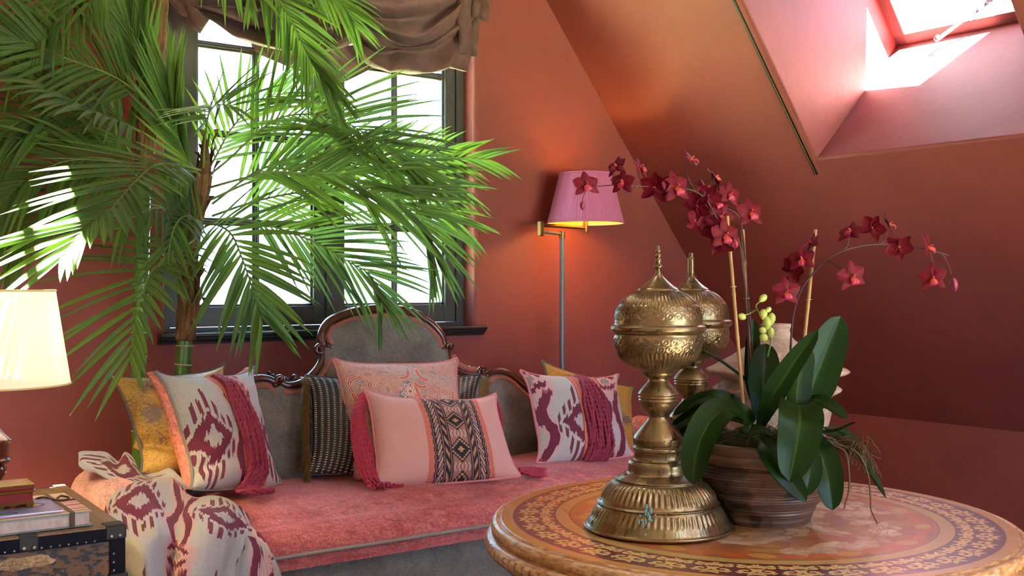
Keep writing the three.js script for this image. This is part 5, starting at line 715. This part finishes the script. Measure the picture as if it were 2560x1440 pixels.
// ---------------------------------------------------------------- a smooth sheet through a grid of points
const cr = (a, b, c, d, t) => 0.5 * (2 * b + (c - a) * t + (2 * a - 5 * b + 4 * c - d) * t * t + (3 * b - a - 3 * c + d) * t * t * t);
function sheet(rows) { // rows of Vector3, all as long; returns P(u, w)
  const nr = rows.length, nc = rows[0].length, g = (j, i) => rows[clamp(j, 0, nr - 1)][clamp(i, 0, nc - 1)];
  const line = (j, u) => { const x = u * (nc - 1), i = Math.min(nc - 2, Math.floor(x)), t = x - i, a = g(j, i - 1), b = g(j, i), c = g(j, i + 1), d = g(j, i + 2); return V(cr(a.x, b.x, c.x, d.x, t), cr(a.y, b.y, c.y, d.y, t), cr(a.z, b.z, c.z, d.z, t)); };
  return (u, w) => { const y = w * (nr - 1), j = Math.min(nr - 2, Math.floor(y)), t = y - j, a = line(j - 1, u), b = line(j, u), c = line(j + 1, u), d = line(j + 2, u); return V(cr(a.x, b.x, c.x, d.x, t), cr(a.y, b.y, c.y, d.y, t), cr(a.z, b.z, c.z, d.z, t)); };
}
// ---------------------------------------------------------------- the throw over the sofa's left end
{
  const t = thing('throw_blanket', 'cream and plum ikat throw tumbled over the sofa\'s left arm and seat', 'blanket', [1.2, 0.3, -3.35]);
  const G = (rows) => sheet(rows.map((r) => r.map((q) => at(...q))));
  // main fall: columns from left to right, rows from the arm down to below the seat
  const main = G([
    [[318, 1222, 3.74], [345, 1212, 3.74], [378, 1200, 3.73], [410, 1190, 3.72], [436, 1196, 3.7], [462, 1228, 3.63], [488, 1240, 3.6], [522, 1236, 3.62], [560, 1246, 3.58], [590, 1262, 3.54], [616, 1292, 3.46]],
    [[276, 1236, 3.6], [306, 1222, 3.56], [352, 1212, 3.54], [394, 1216, 3.55], [428, 1240, 3.54], [458, 1262, 3.5], [484, 1262, 3.5], [520, 1252, 3.47], [566, 1262, 3.45], [598, 1284, 3.42], [622, 1314, 3.38]],
    [[262, 1270, 3.5], [292, 1262, 3.44], [336, 1256, 3.41], [382, 1262, 3.42], [420, 1284, 3.38], [446, 1300, 3.34], [474, 1292, 3.31], [514, 1280, 3.3], [562, 1290, 3.3], [606, 1312, 3.34], [640, 1330, 3.335]],
    [[262, 1310, 3.42], [296, 1308, 3.36], [342, 1306, 3.33], [388, 1312, 3.28], [424, 1328, 3.27], [444, 1342, 3.255], [470, 1336, 3.22], [514, 1326, 3.2], [566, 1330, 3.22], [604, 1344, 3.3], [664, 1352, 3.29]],
    [[280, 1360, 3.39], [312, 1360, 3.33], [352, 1360, 3.24], [392, 1362, 3.25], [420, 1368, 3.255], [440, 1376, 3.235], [464, 1374, 3.18], [510, 1368, 3.16], [560, 1368, 3.19], [592, 1376, 3.28], [684, 1388, 3.25]],
    [[298, 1420, 3.37], [328, 1420, 3.32], [362, 1420, 3.22], [398, 1420, 3.235], [418, 1424, 3.245], [434, 1428, 3.22], [456, 1428, 3.16], [504, 1424, 3.14], [552, 1424, 3.18], [584, 1430, 3.27], [696, 1440, 3.24]],
    [[306, 1520, 3.37], [336, 1520, 3.32], [368, 1520, 3.22], [402, 1520, 3.235], [418, 1520, 3.245], [432, 1520, 3.22], [450, 1520, 3.16], [500, 1520, 3.14], [548, 1520, 3.18], [580, 1520, 3.27], [702, 1520, 3.24]],
  ]);
  const put = (nm, P, nu, nv, uvf, th = 0.004, fold = 0.004) => { const Q = (u, w) => { const p = P(u, w); p.z += fold * Math.sin(u * 23 + w * 5 + 2 * Math.sin(w * 7)) * Math.sin(Math.PI * clamp(w)) + 0.004 * (vn(u * 14, w * 12, 64, 5) - 0.5); p.y += fold * 0.5 * Math.sin(u * 17 - w * 9); return p; }; const a = surf(nu, nv, Q, uvf), b = surf(nu, nv, (u, w) => Q(u, w).add(V(0.002, -th, -th)), uvf); wpart(nm, merged([a, b]), throwMat, t); };
  put('fall', main, 110, 110, (u, w) => [0.06 + u * 0.86, 0.9 - w * 1.25], 0.004, 0.01);
  // the twisted upper fold that lies on the arm and runs back to the cushions
  const up = G([
    [[200, 1150, 3.84], [198, 1132, 3.9], [232, 1127, 3.93], [266, 1128, 3.94], [296, 1152, 3.92], [312, 1130, 3.93], [334, 1144, 3.9], [352, 1176, 3.86], [392, 1180, 3.84], [424, 1170, 3.82], [458, 1196, 3.72]],
    [[196, 1158, 3.82], [204, 1142, 3.85], [236, 1146, 3.86], [268, 1152, 3.86], [292, 1168, 3.86], [316, 1156, 3.86], [338, 1172, 3.84], [362, 1190, 3.82], [396, 1186, 3.79], [428, 1180, 3.77], [464, 1212, 3.69]],
    [[200, 1168, 3.8], [222, 1166, 3.8], [248, 1172, 3.78], [274, 1180, 3.77], [298, 1188, 3.77], [322, 1186, 3.77], [344, 1194, 3.77], [370, 1204, 3.77], [400, 1202, 3.75], [430, 1204, 3.72], [462, 1228, 3.65]],
    [[214, 1176, 3.79], [234, 1180, 3.77], [258, 1192, 3.75], [282, 1202, 3.74], [306, 1206, 3.74], [328, 1206, 3.74], [350, 1210, 3.73], [374, 1216, 3.72], [402, 1220, 3.7], [430, 1226, 3.66], [456, 1244, 3.61]],
    [[222, 1172, 3.83], [242, 1180, 3.8], [264, 1194, 3.8], [288, 1206, 3.8], [310, 1212, 3.8], [332, 1214, 3.8], [354, 1222, 3.78], [376, 1230, 3.75], [402, 1236, 3.72], [428, 1244, 3.68], [452, 1256, 3.6]],
  ]);
  put('upper_fold', up, 90, 50, (u, w) => [0.1 + w * 0.42, 0.1 + u * 0.9], 0.004, 0.006);
  // the loose tail to the right of the main fold, lying over the seat's edge
  const tail = G([
    [[560, 1268, 3.5], [590, 1262, 3.53], [612, 1276, 3.5], [624, 1300, 3.45]],
    [[590, 1330, 3.36], [616, 1318, 3.37], [636, 1330, 3.37], [652, 1346, 3.34]],
    [[590, 1380, 3.3], [620, 1352, 3.3], [654, 1356, 3.3], [682, 1384, 3.27]],
    [[580, 1440, 3.28], [622, 1400, 3.25], [664, 1404, 3.26], [704, 1440, 3.22]],
    [[576, 1520, 3.28], [624, 1500, 3.24], [668, 1500, 3.25], [716, 1520, 3.21]],
  ]);
  put('tail', tail, 50, 70, (u, w) => [0.3 + u * 0.34, 0.2 + w * 0.66], 0.004, 0.003);
}
// ---------------------------------------------------------------- the bunched blind over the window
{
  const t = thing('window_blind', 'brown-mauve woven balloon blind gathered in swags over the window head', 'blind', [2.4, 2.6, -4.43]);
  const G = (rows) => sheet(rows.map((r) => r.map((q) => at(...q)))), r = rng(44);
  const put = (nm, P, nu, nv, k, uvs) => wpart(nm, surf(nu, nv, (u, w) => { const p = P(u, w); p.z += k * (vn(u * 7 + 3, w * 5, 64, 9) - 0.5) + 0.4 * k * Math.sin(u * 13 + w * 11); p.y += 0.6 * k * (vn(u * 9, w * 7 + 5, 64, 3) - 0.5); return p; }, (u, w) => [u * uvs[0], w * uvs[1]]), curtainMat, t);
  // a swag is rolls that hang one below the other: each row of pixels alternates near and far
  const swag = (nm, tops, k, uvs) => put(nm, G(tops.map((row) => row.map(([x, y, v]) => [x, y, Math.min(4.46, 4.385 + (v - 4.385) * 1.5)]))), 120, 120, k, uvs);
  swag('left_swag', [
    [[440, -90, 4.44], [520, -92, 4.44], [620, -95, 4.44], [720, -95, 4.44], [820, -92, 4.44], [900, -90, 4.44]],
    [[436, -30, 4.36], [520, -20, 4.33], [620, -14, 4.31], [720, -10, 4.3], [820, -16, 4.31], [904, -30, 4.36]],
    [[446, -4, 4.43], [520, 16, 4.4], [620, 26, 4.39], [720, 30, 4.38], [820, 22, 4.39], [900, -6, 4.42]],
    [[448, 12, 4.37], [500, 20, 4.33], [600, 52, 4.3], [710, 66, 4.29], [820, 54, 4.3], [905, 10, 4.36]],
    [[462, 26, 4.42], [506, 34, 4.4], [600, 62, 4.38], [710, 80, 4.37], [820, 70, 4.38], [905, 30, 4.41]],
    [[470, 34, 4.37], [514, 40, 4.34], [600, 92, 4.31], [690, 116, 4.29], [800, 122, 4.29], [910, 70, 4.35]],
    [[482, 50, 4.4], [520, 46, 4.38], [598, 99, 4.35], [690, 127, 4.33], [800, 134, 4.33], [910, 96, 4.38]],
    [[486, 40, 4.45], [520, 36, 4.45], [600, 84, 4.45], [690, 112, 4.45], [800, 120, 4.45], [910, 90, 4.45]],
  ], 0.03, [1.2, 1.2]);
  swag('middle_swag', [[[620, 60, 4.46], [700, 90, 4.45], [800, 110, 4.45], [900, 110, 4.45], [960, 80, 4.46]], [[630, 110, 4.45], [690, 140, 4.43], [780, 170, 4.42], [880, 176, 4.42], [950, 150, 4.44]], [[640, 130, 4.45], [700, 160, 4.44], [790, 192, 4.43], [850, 206, 4.43], [930, 172, 4.44]]], 0.012, [0.6, 0.4]);
  swag('right_swag', [
    [[850, -90, 4.44], [930, -90, 4.43], [1010, -90, 4.42], [1090, -90, 4.42], [1160, -90, 4.43], [1200, -90, 4.44]],
    [[852, -20, 4.36], [930, -2, 4.3], [1010, 6, 4.28], [1090, -4, 4.29], [1160, -26, 4.33], [1196, -50, 4.38]],
    [[862, 6, 4.41], [930, 40, 4.39], [1010, 52, 4.37], [1090, 34, 4.37], [1150, 4, 4.38], [1190, -20, 4.41]],
    [[868, 24, 4.36], [930, 62, 4.31], [1000, 86, 4.28], [1070, 76, 4.28], [1130, 30, 4.32], [1176, -4, 4.38]],
    [[874, 50, 4.4], [930, 86, 4.37], [990, 106, 4.35], [1060, 108, 4.34], [1118, 74, 4.36], [1164, 30, 4.4]],
    [[880, 70, 4.37], [930, 112, 4.32], [990, 124, 4.29], [1056, 118, 4.29], [1116, 92, 4.31], [1156, 60, 4.37]],
    [[884, 90, 4.41], [930, 128, 4.38], [990, 132, 4.36], [1050, 132, 4.35], [1110, 112, 4.37], [1150, 90, 4.4]],
    [[888, 110, 4.37], [930, 152, 4.33], [985, 172, 4.3], [1046, 176, 4.29], [1100, 168, 4.31], [1142, 128, 4.36]],
    [[890, 132, 4.4], [934, 168, 4.37], [985, 182, 4.34], [1044, 188, 4.33], [1100, 180, 4.34], [1138, 152, 4.38]],
    [[892, 120, 4.45], [936, 156, 4.45], [985, 172, 4.45], [1044, 178, 4.45], [1100, 172, 4.45], [1136, 148, 4.45]],
  ], 0.035, [1.1, 1.4]);
  // the gathered tail at the right-hand side: narrow flutes that end in small mouths
  const flutes = [[[1196, -80], [1186, -10], [1166, 60], [1150, 120], [1138, 172], 26], [[1206, -80], [1206, -20], [1192, 40], [1178, 90], [1172, 140], 24], [[1170, -80], [1160, 0], [1160, 50], [1166, 100], [1164, 132], 22], [[1214, -80], [1212, -30], [1206, 0], [1202, 26], [1196, 46], 22]];
  flutes.forEach((f, k) => { const w = f[5] * 0.0019; wpart('gathered_tail', tube(f.slice(0, 5).map((q, i) => at(q[0], q[1], 4.4 - 0.02 * (i % 2) - 0.015 * k)), (s, a) => w * (0.75 + 0.35 * s) * (0.75 + 0.3 * Math.cos(2 * a + k + s * 2) + 0.12 * Math.sin(3 * a + s * 9)), 40, 26), curtainMat, t); });
  const ltail = [[[470, -80], [462, -20], [470, 20], [490, 50], [512, 66]], [[450, -60], [444, -10], [456, 8], [476, 20], [492, 26]]];
  ltail.forEach((f, k) => wpart('gathered_tail', tube(f.map((q, i) => at(q[0], q[1], 4.39 - 0.01 * i)), (s, a) => (0.034 + 0.012 * s) * (0.75 + 0.3 * Math.cos(2 * a + k)), 30, 22), curtainMat, t));
  wpart('headrail', box(1.75, 0.05, 0.06, 2.37, 2.93, -4.45), darkPaint, t);
}

// ---------------------------------------------------------------- the palms behind the sofa
{
  const r = rng(101), DOWN = V(0, -1, 0), TOEYE = V(-0.55, 0.25, 0.8);
  const box0 = V(1.49, 0, -4.29);
  const pot = thing('palm_planter', 'plain dark planter behind the sofa holding both palms', 'planter', box0);
  part('planter', turned(profile([[0, 0], [0.15, 0], [0.158, 0.02], [0.175, 0.28], [0.18, 0.3], [0.168, 0.3], [0.16, 0.26], [0, 0.26]], 40), 48), ebony, pot);
  const PA = thing('palm', 'short artificial palm with fibrous brown trunk whose fronds spread across the window', 'palm', [1.57, 0.26, -4.29]);
  const PB = thing('palm', 'tall artificial palm with a ringed green cane, its crown hanging in from above', 'palm', [1.4, 0.26, -4.29]);
  // trunks
  const cane = (o, pts, rad, rings) => { const c = curve(pts); wpart('cane', tube(c, rad, 70, 18, false, 6), caneMat, o); for (const t of rings) { const p = c.getPointAt(t), T = c.getTangentAt(t), g = new THREE.TorusGeometry(rad(t) + 0.001, 0.0035, 6, 28); g.applyQuaternion(new THREE.Quaternion().setFromUnitVectors(V(0, 0, 1), T)); g.translate(p.x, p.y, p.z); wpart('ring', g, ringMat, o); } };
  const rough = (o, pts, rad, seed) => { const c = curve(pts), q = rng(seed), L = c.getLength(); wpart('trunk', tube(c, (t, a) => rad(t) * (1 + 0.1 * Math.sin(a * 5 + t * 21) + 0.12 * (vn(a * 5, t * 22, 64, seed) - 0.5)), 90, 28, false, L * 3), fibre, o); const gs = [];
    for (let k = 0; k < 34; k++) { const t = 0.04 + 0.92 * q(), a = q() * 6.283, p = c.getPointAt(t), T = c.getTangentAt(t), s = V(Math.cos(a), 0, Math.sin(a)), R = rad(t); const len = 0.06 + 0.1 * q(), w = 0.008 + 0.012 * q(), b = T.clone().cross(s).normalize(); gs.push(surf(3, 6, (x, y) => p.clone().addScaledVector(T, y * len).addScaledVector(s, R * (0.98 + 0.1 * y) + 0.03 * q() * y * y * y).addScaledVector(b, (x - 0.5) * w * 2 * (1 - 0.75 * y)))); }
    wpart('leaf_sheath', merged(gs), fibre, o).userData.kind = 'stuff';
    const hs = []; for (let k = 0; k < 46; k++) { const t = q(), a = q() * 6.283, p = c.getPointAt(t), s = V(Math.cos(a), 0.2, Math.sin(a)), R = rad(t); p.addScaledVector(s, R * 0.9); hs.push(tube([p, p.clone().addScaledVector(s, 0.01).add(V(0, 0.014, 0)), p.clone().addScaledVector(s, 0.02 + 0.02 * q()).add(V(0, 0.01 - 0.03 * q(), 0))], 0.0006, 6, 4)); } wpart('fibre', merged(hs), fibre, o).userData.kind = 'stuff'; };
  const a0 = at(462, 850, 4.27);
  cane(PA, [V(1.575, 0.26, -4.29), V(1.575, 0.6, -4.29), at(453, 960, 4.27), at(459, 900, 4.27), at(463, 842, 4.27)], (t) => 0.0305, [0.5, 0.62, 0.74, 0.86, 0.955]);
  rough(PA, [at(463, 852, 4.27), at(470, 780, 4.27), at(473, 700, 4.26), at(482, 600, 4.25), at(496, 520, 4.25), at(508, 440, 4.24), at(514, 385, 4.24), at(517, 350, 4.24)], (t) => (0.036 - 0.006 * t + 0.006 * Math.sin(t * 9)) * (t > 0.75 ? 1 - 0.75 * sm((t - 0.75) / 0.25) : 1), 61);
  cane(PB, [V(1.4, 0.26, -4.29), V(1.4, 0.7, -4.29), at(346, 940, 4.28), at(350, 800, 4.28), at(354, 680, 4.28), at(357, 560, 4.28), at(360, 430, 4.28)], (t) => 0.031 - 0.004 * t, [0.3, 0.42, 0.5, 0.565, 0.63, 0.695, 0.765, 0.85]);
  rough(PB, [at(360, 450, 4.28), at(366, 330, 4.28), at(376, 220, 4.29), at(386, 120, 4.3), at(394, 20, 4.3), at(398, -80, 4.3), at(400, -150, 4.3)], (t) => 0.033 + 0.008 * Math.sin(t * 3), 67);

  const thickOf = new Map([[PA, [[], [], []]], [PB, [[], [], []]]]);
  // one frond: a rachis through pixels [x, y, v] and pairs of folded, drooping blades
  function frond(o, px, n, opt) {
    const pts = px.map((q) => at(...q)), c = curve(pts), L = c.getLength(), solo = opt.solo ?? true, W = 0.98 * (opt.w ?? 0.0105), hint = opt.n ?? TOEYE;
    const f = solo ? new THREE.Group() : o; if (solo) { f.name = 'frond'; f.position.copy(pts[0]).sub(o.position); o.add(f); }
    const rad = (t) => 0.0045 * (1 - 0.75 * t) + 0.0008, blades = thickOf.get(o);
    const R = tube(c, rad, 40, 7); const off = solo ? o.position.clone().add(f.position).negate() : o.position.clone().negate();
    const t0 = opt.from ?? 0.12;
    for (let k = 0; k < n; k++) for (const sd of [-1, 1]) {
      const q = (k + 0.5 * (sd > 0 ? 1 : 0)) / n, t = t0 + (1 - t0) * q * 0.995; if (sd < 0 && opt.skipL && opt.skipL(t)) continue; if (sd > 0 && opt.skipR && opt.skipR(t)) continue;
      const p = c.getPointAt(Math.min(1, t)), T = c.getTangentAt(Math.min(1, t)); const N = hint.clone().addScaledVector(T, -hint.dot(T)).normalize(), S = T.clone().cross(N).normalize();
      const ang = (lerp(opt.a0 ?? 1.0, opt.a1 ?? 0.42, q) + (r() - 0.5) * 0.22) * (sd < 0 ? opt.kL ?? 1 : opt.kR ?? 1), len = (opt.len ?? 0.3) * (sd < 0 ? opt.lL ?? 1 : opt.lR ?? 1) * (0.5 + 0.62 * Math.sin(Math.PI * Math.pow(0.14 + 0.76 * q, 0.85))) * (0.88 + 0.24 * r());
      const d = T.clone().multiplyScalar(Math.cos(ang)).addScaledVector(S, sd * Math.sin(ang)).addScaledVector(N, (opt.lift ?? 0.15) + 0.2 * (r() - 0.5)).normalize();
      const dr = (opt.droop ?? 0.35) * (0.7 + 0.6 * r()), w = W * (0.85 + 0.3 * r()), tw = (r() - 0.5) * 0.9, st = 7;
      const pos = [], uv = [], idx = []; let pp = p.clone(), dir = d.clone();
      for (let s = 0; s <= st; s++) {
        const x = s / st; if (s) { dir.addScaledVector(DOWN, dr * 1.6 / st * (0.4 + x)).normalize(); pp = pp.clone().addScaledVector(dir, len / st); }
        const wid = w * Math.min(1, 0.35 + 3.2 * x) * Math.pow(Math.max(0, 1 - Math.pow(x, 2.2)), 0.8), nn = N.clone().addScaledVector(dir, -N.dot(dir)).normalize(), ac = dir.clone().cross(nn).normalize().applyAxisAngle(dir, tw * x), up = ac.clone().cross(dir);
        for (const [e, lf] of [[-1, 1], [0, 0], [1, 1]]) { const v = pp.clone().addScaledVector(ac, e * wid * 0.93).addScaledVector(up, lf * wid * 0.42); pos.push(v.x, v.y, v.z); uv.push(0.5 + e * 0.46, x); }
        if (s) { const b = s * 3; idx.push(b - 3, b - 2, b + 1, b - 3, b + 1, b, b - 2, b - 1, b + 2, b - 2, b + 2, b + 1); }
      }
      const g = new THREE.BufferGeometry(); g.setAttribute('position', new THREE.Float32BufferAttribute(pos, 3)); g.setAttribute('uv', new THREE.Float32BufferAttribute(uv, 2)); g.setIndex(idx); g.computeVertexNormals(); g.translate(off.x, off.y, off.z);
      const m = Math.floor(r() * 3);
      if (solo) part('leaflet', g, frondMats[m], f); else blades[m].push(g);
    }
    R.translate(off.x, off.y, off.z); part('rachis', R, rachisMat, f);
  }
  // short palm: fronds that reach into the room, nearest first
  frond(PA, [[500, 425, 4.2], [440, 412, 4.08], [385, 414, 3.98], [342, 450, 3.88], [311, 484, 3.82], [272, 528, 3.76], [214, 571, 3.7], [167, 629, 3.65], [150, 652, 3.63]], 25, { len: 0.36, a0: 1.15, a1: 0.4, kR: 0.55, kL: 0.95, lL: 0.6, lR: 1.25, droop: 0.08, w: 0.0155, from: 0.2, n: V(-0.5, 0.4, 0.78) });
  frond(PA, [[508, 580, 4.24], [467, 612, 4.14], [408, 652, 4.04], [373, 688, 3.96], [357, 736, 3.9], [346, 775, 3.86], [332, 846, 3.82], [324, 908, 3.8]], 17, { len: 0.34, a0: 1.3, a1: 0.35, lL: 0.6, lR: 1.1, droop: 0.1, w: 0.0138, from: 0.2, n: V(-0.5, 0.5, 0.7) });
  frond(PA, [[490, 585, 4.22], [522, 562, 4.12], [552, 566, 4.02], [580, 588, 3.94], [606, 648, 3.87], [626, 706, 3.82], [646, 770, 3.79], [655, 800, 3.78]], 18, { len: 0.31, a0: 1.05, a1: 0.35, droop: 0.14, w: 0.0135, from: 0.24, n: V(-0.5, 0.4, 0.75) });
  frond(PA, [[515, 560, 4.22], [580, 545, 4.12], [660, 560, 4.04], [750, 590, 3.98], [808, 616, 3.95], [867, 652, 3.92], [921, 684, 3.9], [944, 720, 3.89], [958, 760, 3.88]], 26, { len: 0.33, a0: 0.75, a1: 0.28, lL: 1.05, droop: 0.15, w: 0.0095, from: 0.25 });
  frond(PA, [[520, 470, 4.22], [600, 448, 4.12], [680, 430, 4.04], [750, 433, 3.98], [859, 438, 3.92], [906, 468, 3.9], [983, 500, 3.88], [1042, 543, 3.87], [1070, 588, 3.86], [1086, 642, 3.86]], 38, { len: 0.38, a0: 0.68, a1: 0.25, droop: 0.14, w: 0.0098, from: 0.2 });
  frond(PA, [[520, 440, 4.24], [570, 400, 4.2], [637, 337, 4.14], [692, 298, 4.1], [744, 286, 4.06], [795, 289, 4.02], [864, 306, 3.98], [933, 346, 3.95], [984, 372, 3.94], [1036, 428, 3.92], [1054, 466, 3.92]], 34, { len: 0.38, a0: 0.75, a1: 0.28, droop: 0.12, w: 0.0088, from: 0.22 });
  frond(PA, [[525, 500, 4.25], [640, 450, 4.22], [780, 420, 4.18], [900, 400, 4.14], [1020, 392, 4.1], [1156, 394, 4.06], [1226, 400, 4.04]], 32, { len: 0.26, a0: 0.85, a1: 0.4, droop: 0.16, w: 0.0088, from: 0.2, solo: false });
  frond(PA, [[508, 420, 4.22], [512, 350, 4.16], [522, 285, 4.08], [536, 265, 4.0], [560, 262, 3.95], [590, 268, 3.92]], 13, { len: 0.27, a0: 1.25, a1: 0.7, droop: 0.1, w: 0.0095, from: 0.45, solo: false, n: V(-0.4, 0.75, 0.5) });
  const thick = { solo: false, w: 0.0092 };
  frond(PA, [[530, 540, 4.25], [650, 500, 4.2], [800, 476, 4.15], [950, 484, 4.1], [1080, 520, 4.06], [1150, 560, 4.05]], 30, { ...thick, len: 0.34, a0: 0.65, a1: 0.25, droop: 0.15 });
  frond(PA, [[530, 510, 4.25], [640, 430, 4.2], [760, 388, 4.16], [900, 384, 4.12], [1040, 420, 4.08], [1150, 470, 4.06]], 30, { ...thick, len: 0.34, a0: 0.65, a1: 0.25, droop: 0.1 });
  frond(PA, [[512, 440, 4.25], [540, 390, 4.25], [580, 320, 4.24], [640, 260, 4.22], [720, 230, 4.2]], 18, { ...thick, len: 0.28, a0: 0.9, a1: 0.35, droop: 0.2 });
  frond(PA, [[500, 440, 4.22], [470, 400, 4.2], [440, 330, 4.17], [425, 250, 4.14], [420, 190, 4.12]], 22, { ...thick, len: 0.3, a0: 0.4, a1: 0.2, droop: -0.02 });
  frond(PA, [[495, 430, 4.22], [450, 425, 4.2], [410, 420, 4.17], [385, 416, 4.14]], 18, { ...thick, len: 0.34, a0: 1.5, a1: 1.3, droop: -0.05, lR: 0.01, n: V(-0.6, 0.1, 0.8) });
  frond(PA, [[490, 560, 4.22], [440, 530, 4.15], [390, 520, 4.08], [330, 545, 4.02], [290, 575, 4.0]], 15, { ...thick, len: 0.26, a0: 1.0, a1: 0.4, droop: 0.35 });
  frond(PA, [[505, 560, 4.22], [470, 540, 4.12], [440, 560, 4.04], [425, 610, 4.0], [420, 680, 3.98]], 14, { ...thick, len: 0.24, a0: 0.9, a1: 0.4, droop: 0.3 });
  // tall palm: fronds hanging in from above
  frond(PB, [[398, -150, 4.26], [340, -120, 4.1], [270, -60, 3.98], [230, -10, 3.93], [222, 18, 3.92]], 12, { len: 0.26, a0: 1.0, a1: 0.45, droop: 0.35, w: 0.0118, from: 0.4 });
  frond(PB, [[402, -150, 4.26], [480, -130, 4.12], [570, -90, 4.0], [625, -50, 3.95], [640, -14, 3.93]], 13, { len: 0.24, a0: 1.1, a1: 0.4, droop: 0.4, w: 0.0105, from: 0.35 });
  frond(PB, [[404, -150, 4.28], [520, -140, 4.22], [640, -70, 4.15], [709, 17, 4.08], [744, 86, 4.04], [778, 154, 4.0], [812, 205, 3.99], [838, 240, 3.98]], 30, { len: 0.27, a0: 0.7, a1: 0.22, droop: 0.16, w: 0.0095, from: 0.3 });
  frond(PB, [[404, -150, 4.28], [540, -170, 4.18], [680, -120, 4.1], [790, -50, 4.05], [860, 20, 4.02], [890, 70, 4.01]], 24, { ...thick, len: 0.25, a0: 0.75, a1: 0.3, droop: 0.2, from: 0.35 });
  frond(PB, [[366, 340, 4.28], [330, 318, 4.24], [267, 292, 4.18], [200, 262, 4.12], [100, 212, 4.06], [0, 185, 4.02], [-60, 190, 4.0]], 30, { len: 0.34, a0: 0.75, a1: 0.35, droop: 0.22, w: 0.0112, from: 0.12, n: V(-0.4, 0.6, 0.65) });
  frond(PB, [[376, 262, 4.28], [327, 220, 4.24], [277, 188, 4.18], [170, 148, 4.12], [60, 104, 4.06], [-40, 80, 4.03]], 28, { ...thick, w: 0.011, len: 0.36, a0: 0.7, a1: 0.3, droop: 0.2 });
  frond(PB, [[362, 430, 4.3], [280, 330, 4.3], [170, 280, 4.28], [60, 300, 4.25], [-40, 360, 4.22]], 26, { ...thick, w: 0.011, len: 0.36, a0: 0.8, a1: 0.35, droop: 0.3 });
  frond(PB, [[360, 450, 4.28], [280, 400, 4.24], [180, 400, 4.2], [80, 440, 4.16], [-10, 520, 4.14]], 26, { ...thick, w: 0.0105, len: 0.34, a0: 0.8, a1: 0.35, droop: 0.35 });
  frond(PB, [[360, 460, 4.3], [300, 450, 4.3], [200, 480, 4.3], [100, 540, 4.28], [20, 640, 4.26]], 24, { ...thick, w: 0.0105, len: 0.3, a0: 0.8, a1: 0.35, droop: 0.35 });
  frond(PB, [[380, 240, 4.26], [350, 160, 4.24], [330, 70, 4.22], [322, -20, 4.2]], 20, { ...thick, w: 0.0105, len: 0.34, a0: 0.5, a1: 0.25, droop: 0.05 });
  frond(PB, [[396, -140, 4.27], [300, -130, 4.22], [200, -60, 4.18], [110, 40, 4.14], [40, 140, 4.12]], 28, { ...thick, w: 0.011, len: 0.34, a0: 0.85, a1: 0.35, droop: 0.35 });
  for (const [o, lists] of thickOf) { const gs = [], ms = []; lists.forEach((b, i) => { if (b.length) { gs.push(merged(b)); ms.push(frondMats[i]); } }); const g = mergeGeometries(gs, true), m = new THREE.Mesh(g, ms); m.name = 'foliage'; m.userData.kind = 'stuff'; o.add(m); }
}

// ---------------------------------------------------------------- shadows on, draw
scene.traverse((o) => { if (o.isMesh) { o.castShadow = true; o.receiveShadow = true; } });
renderer.render(scene, camera);
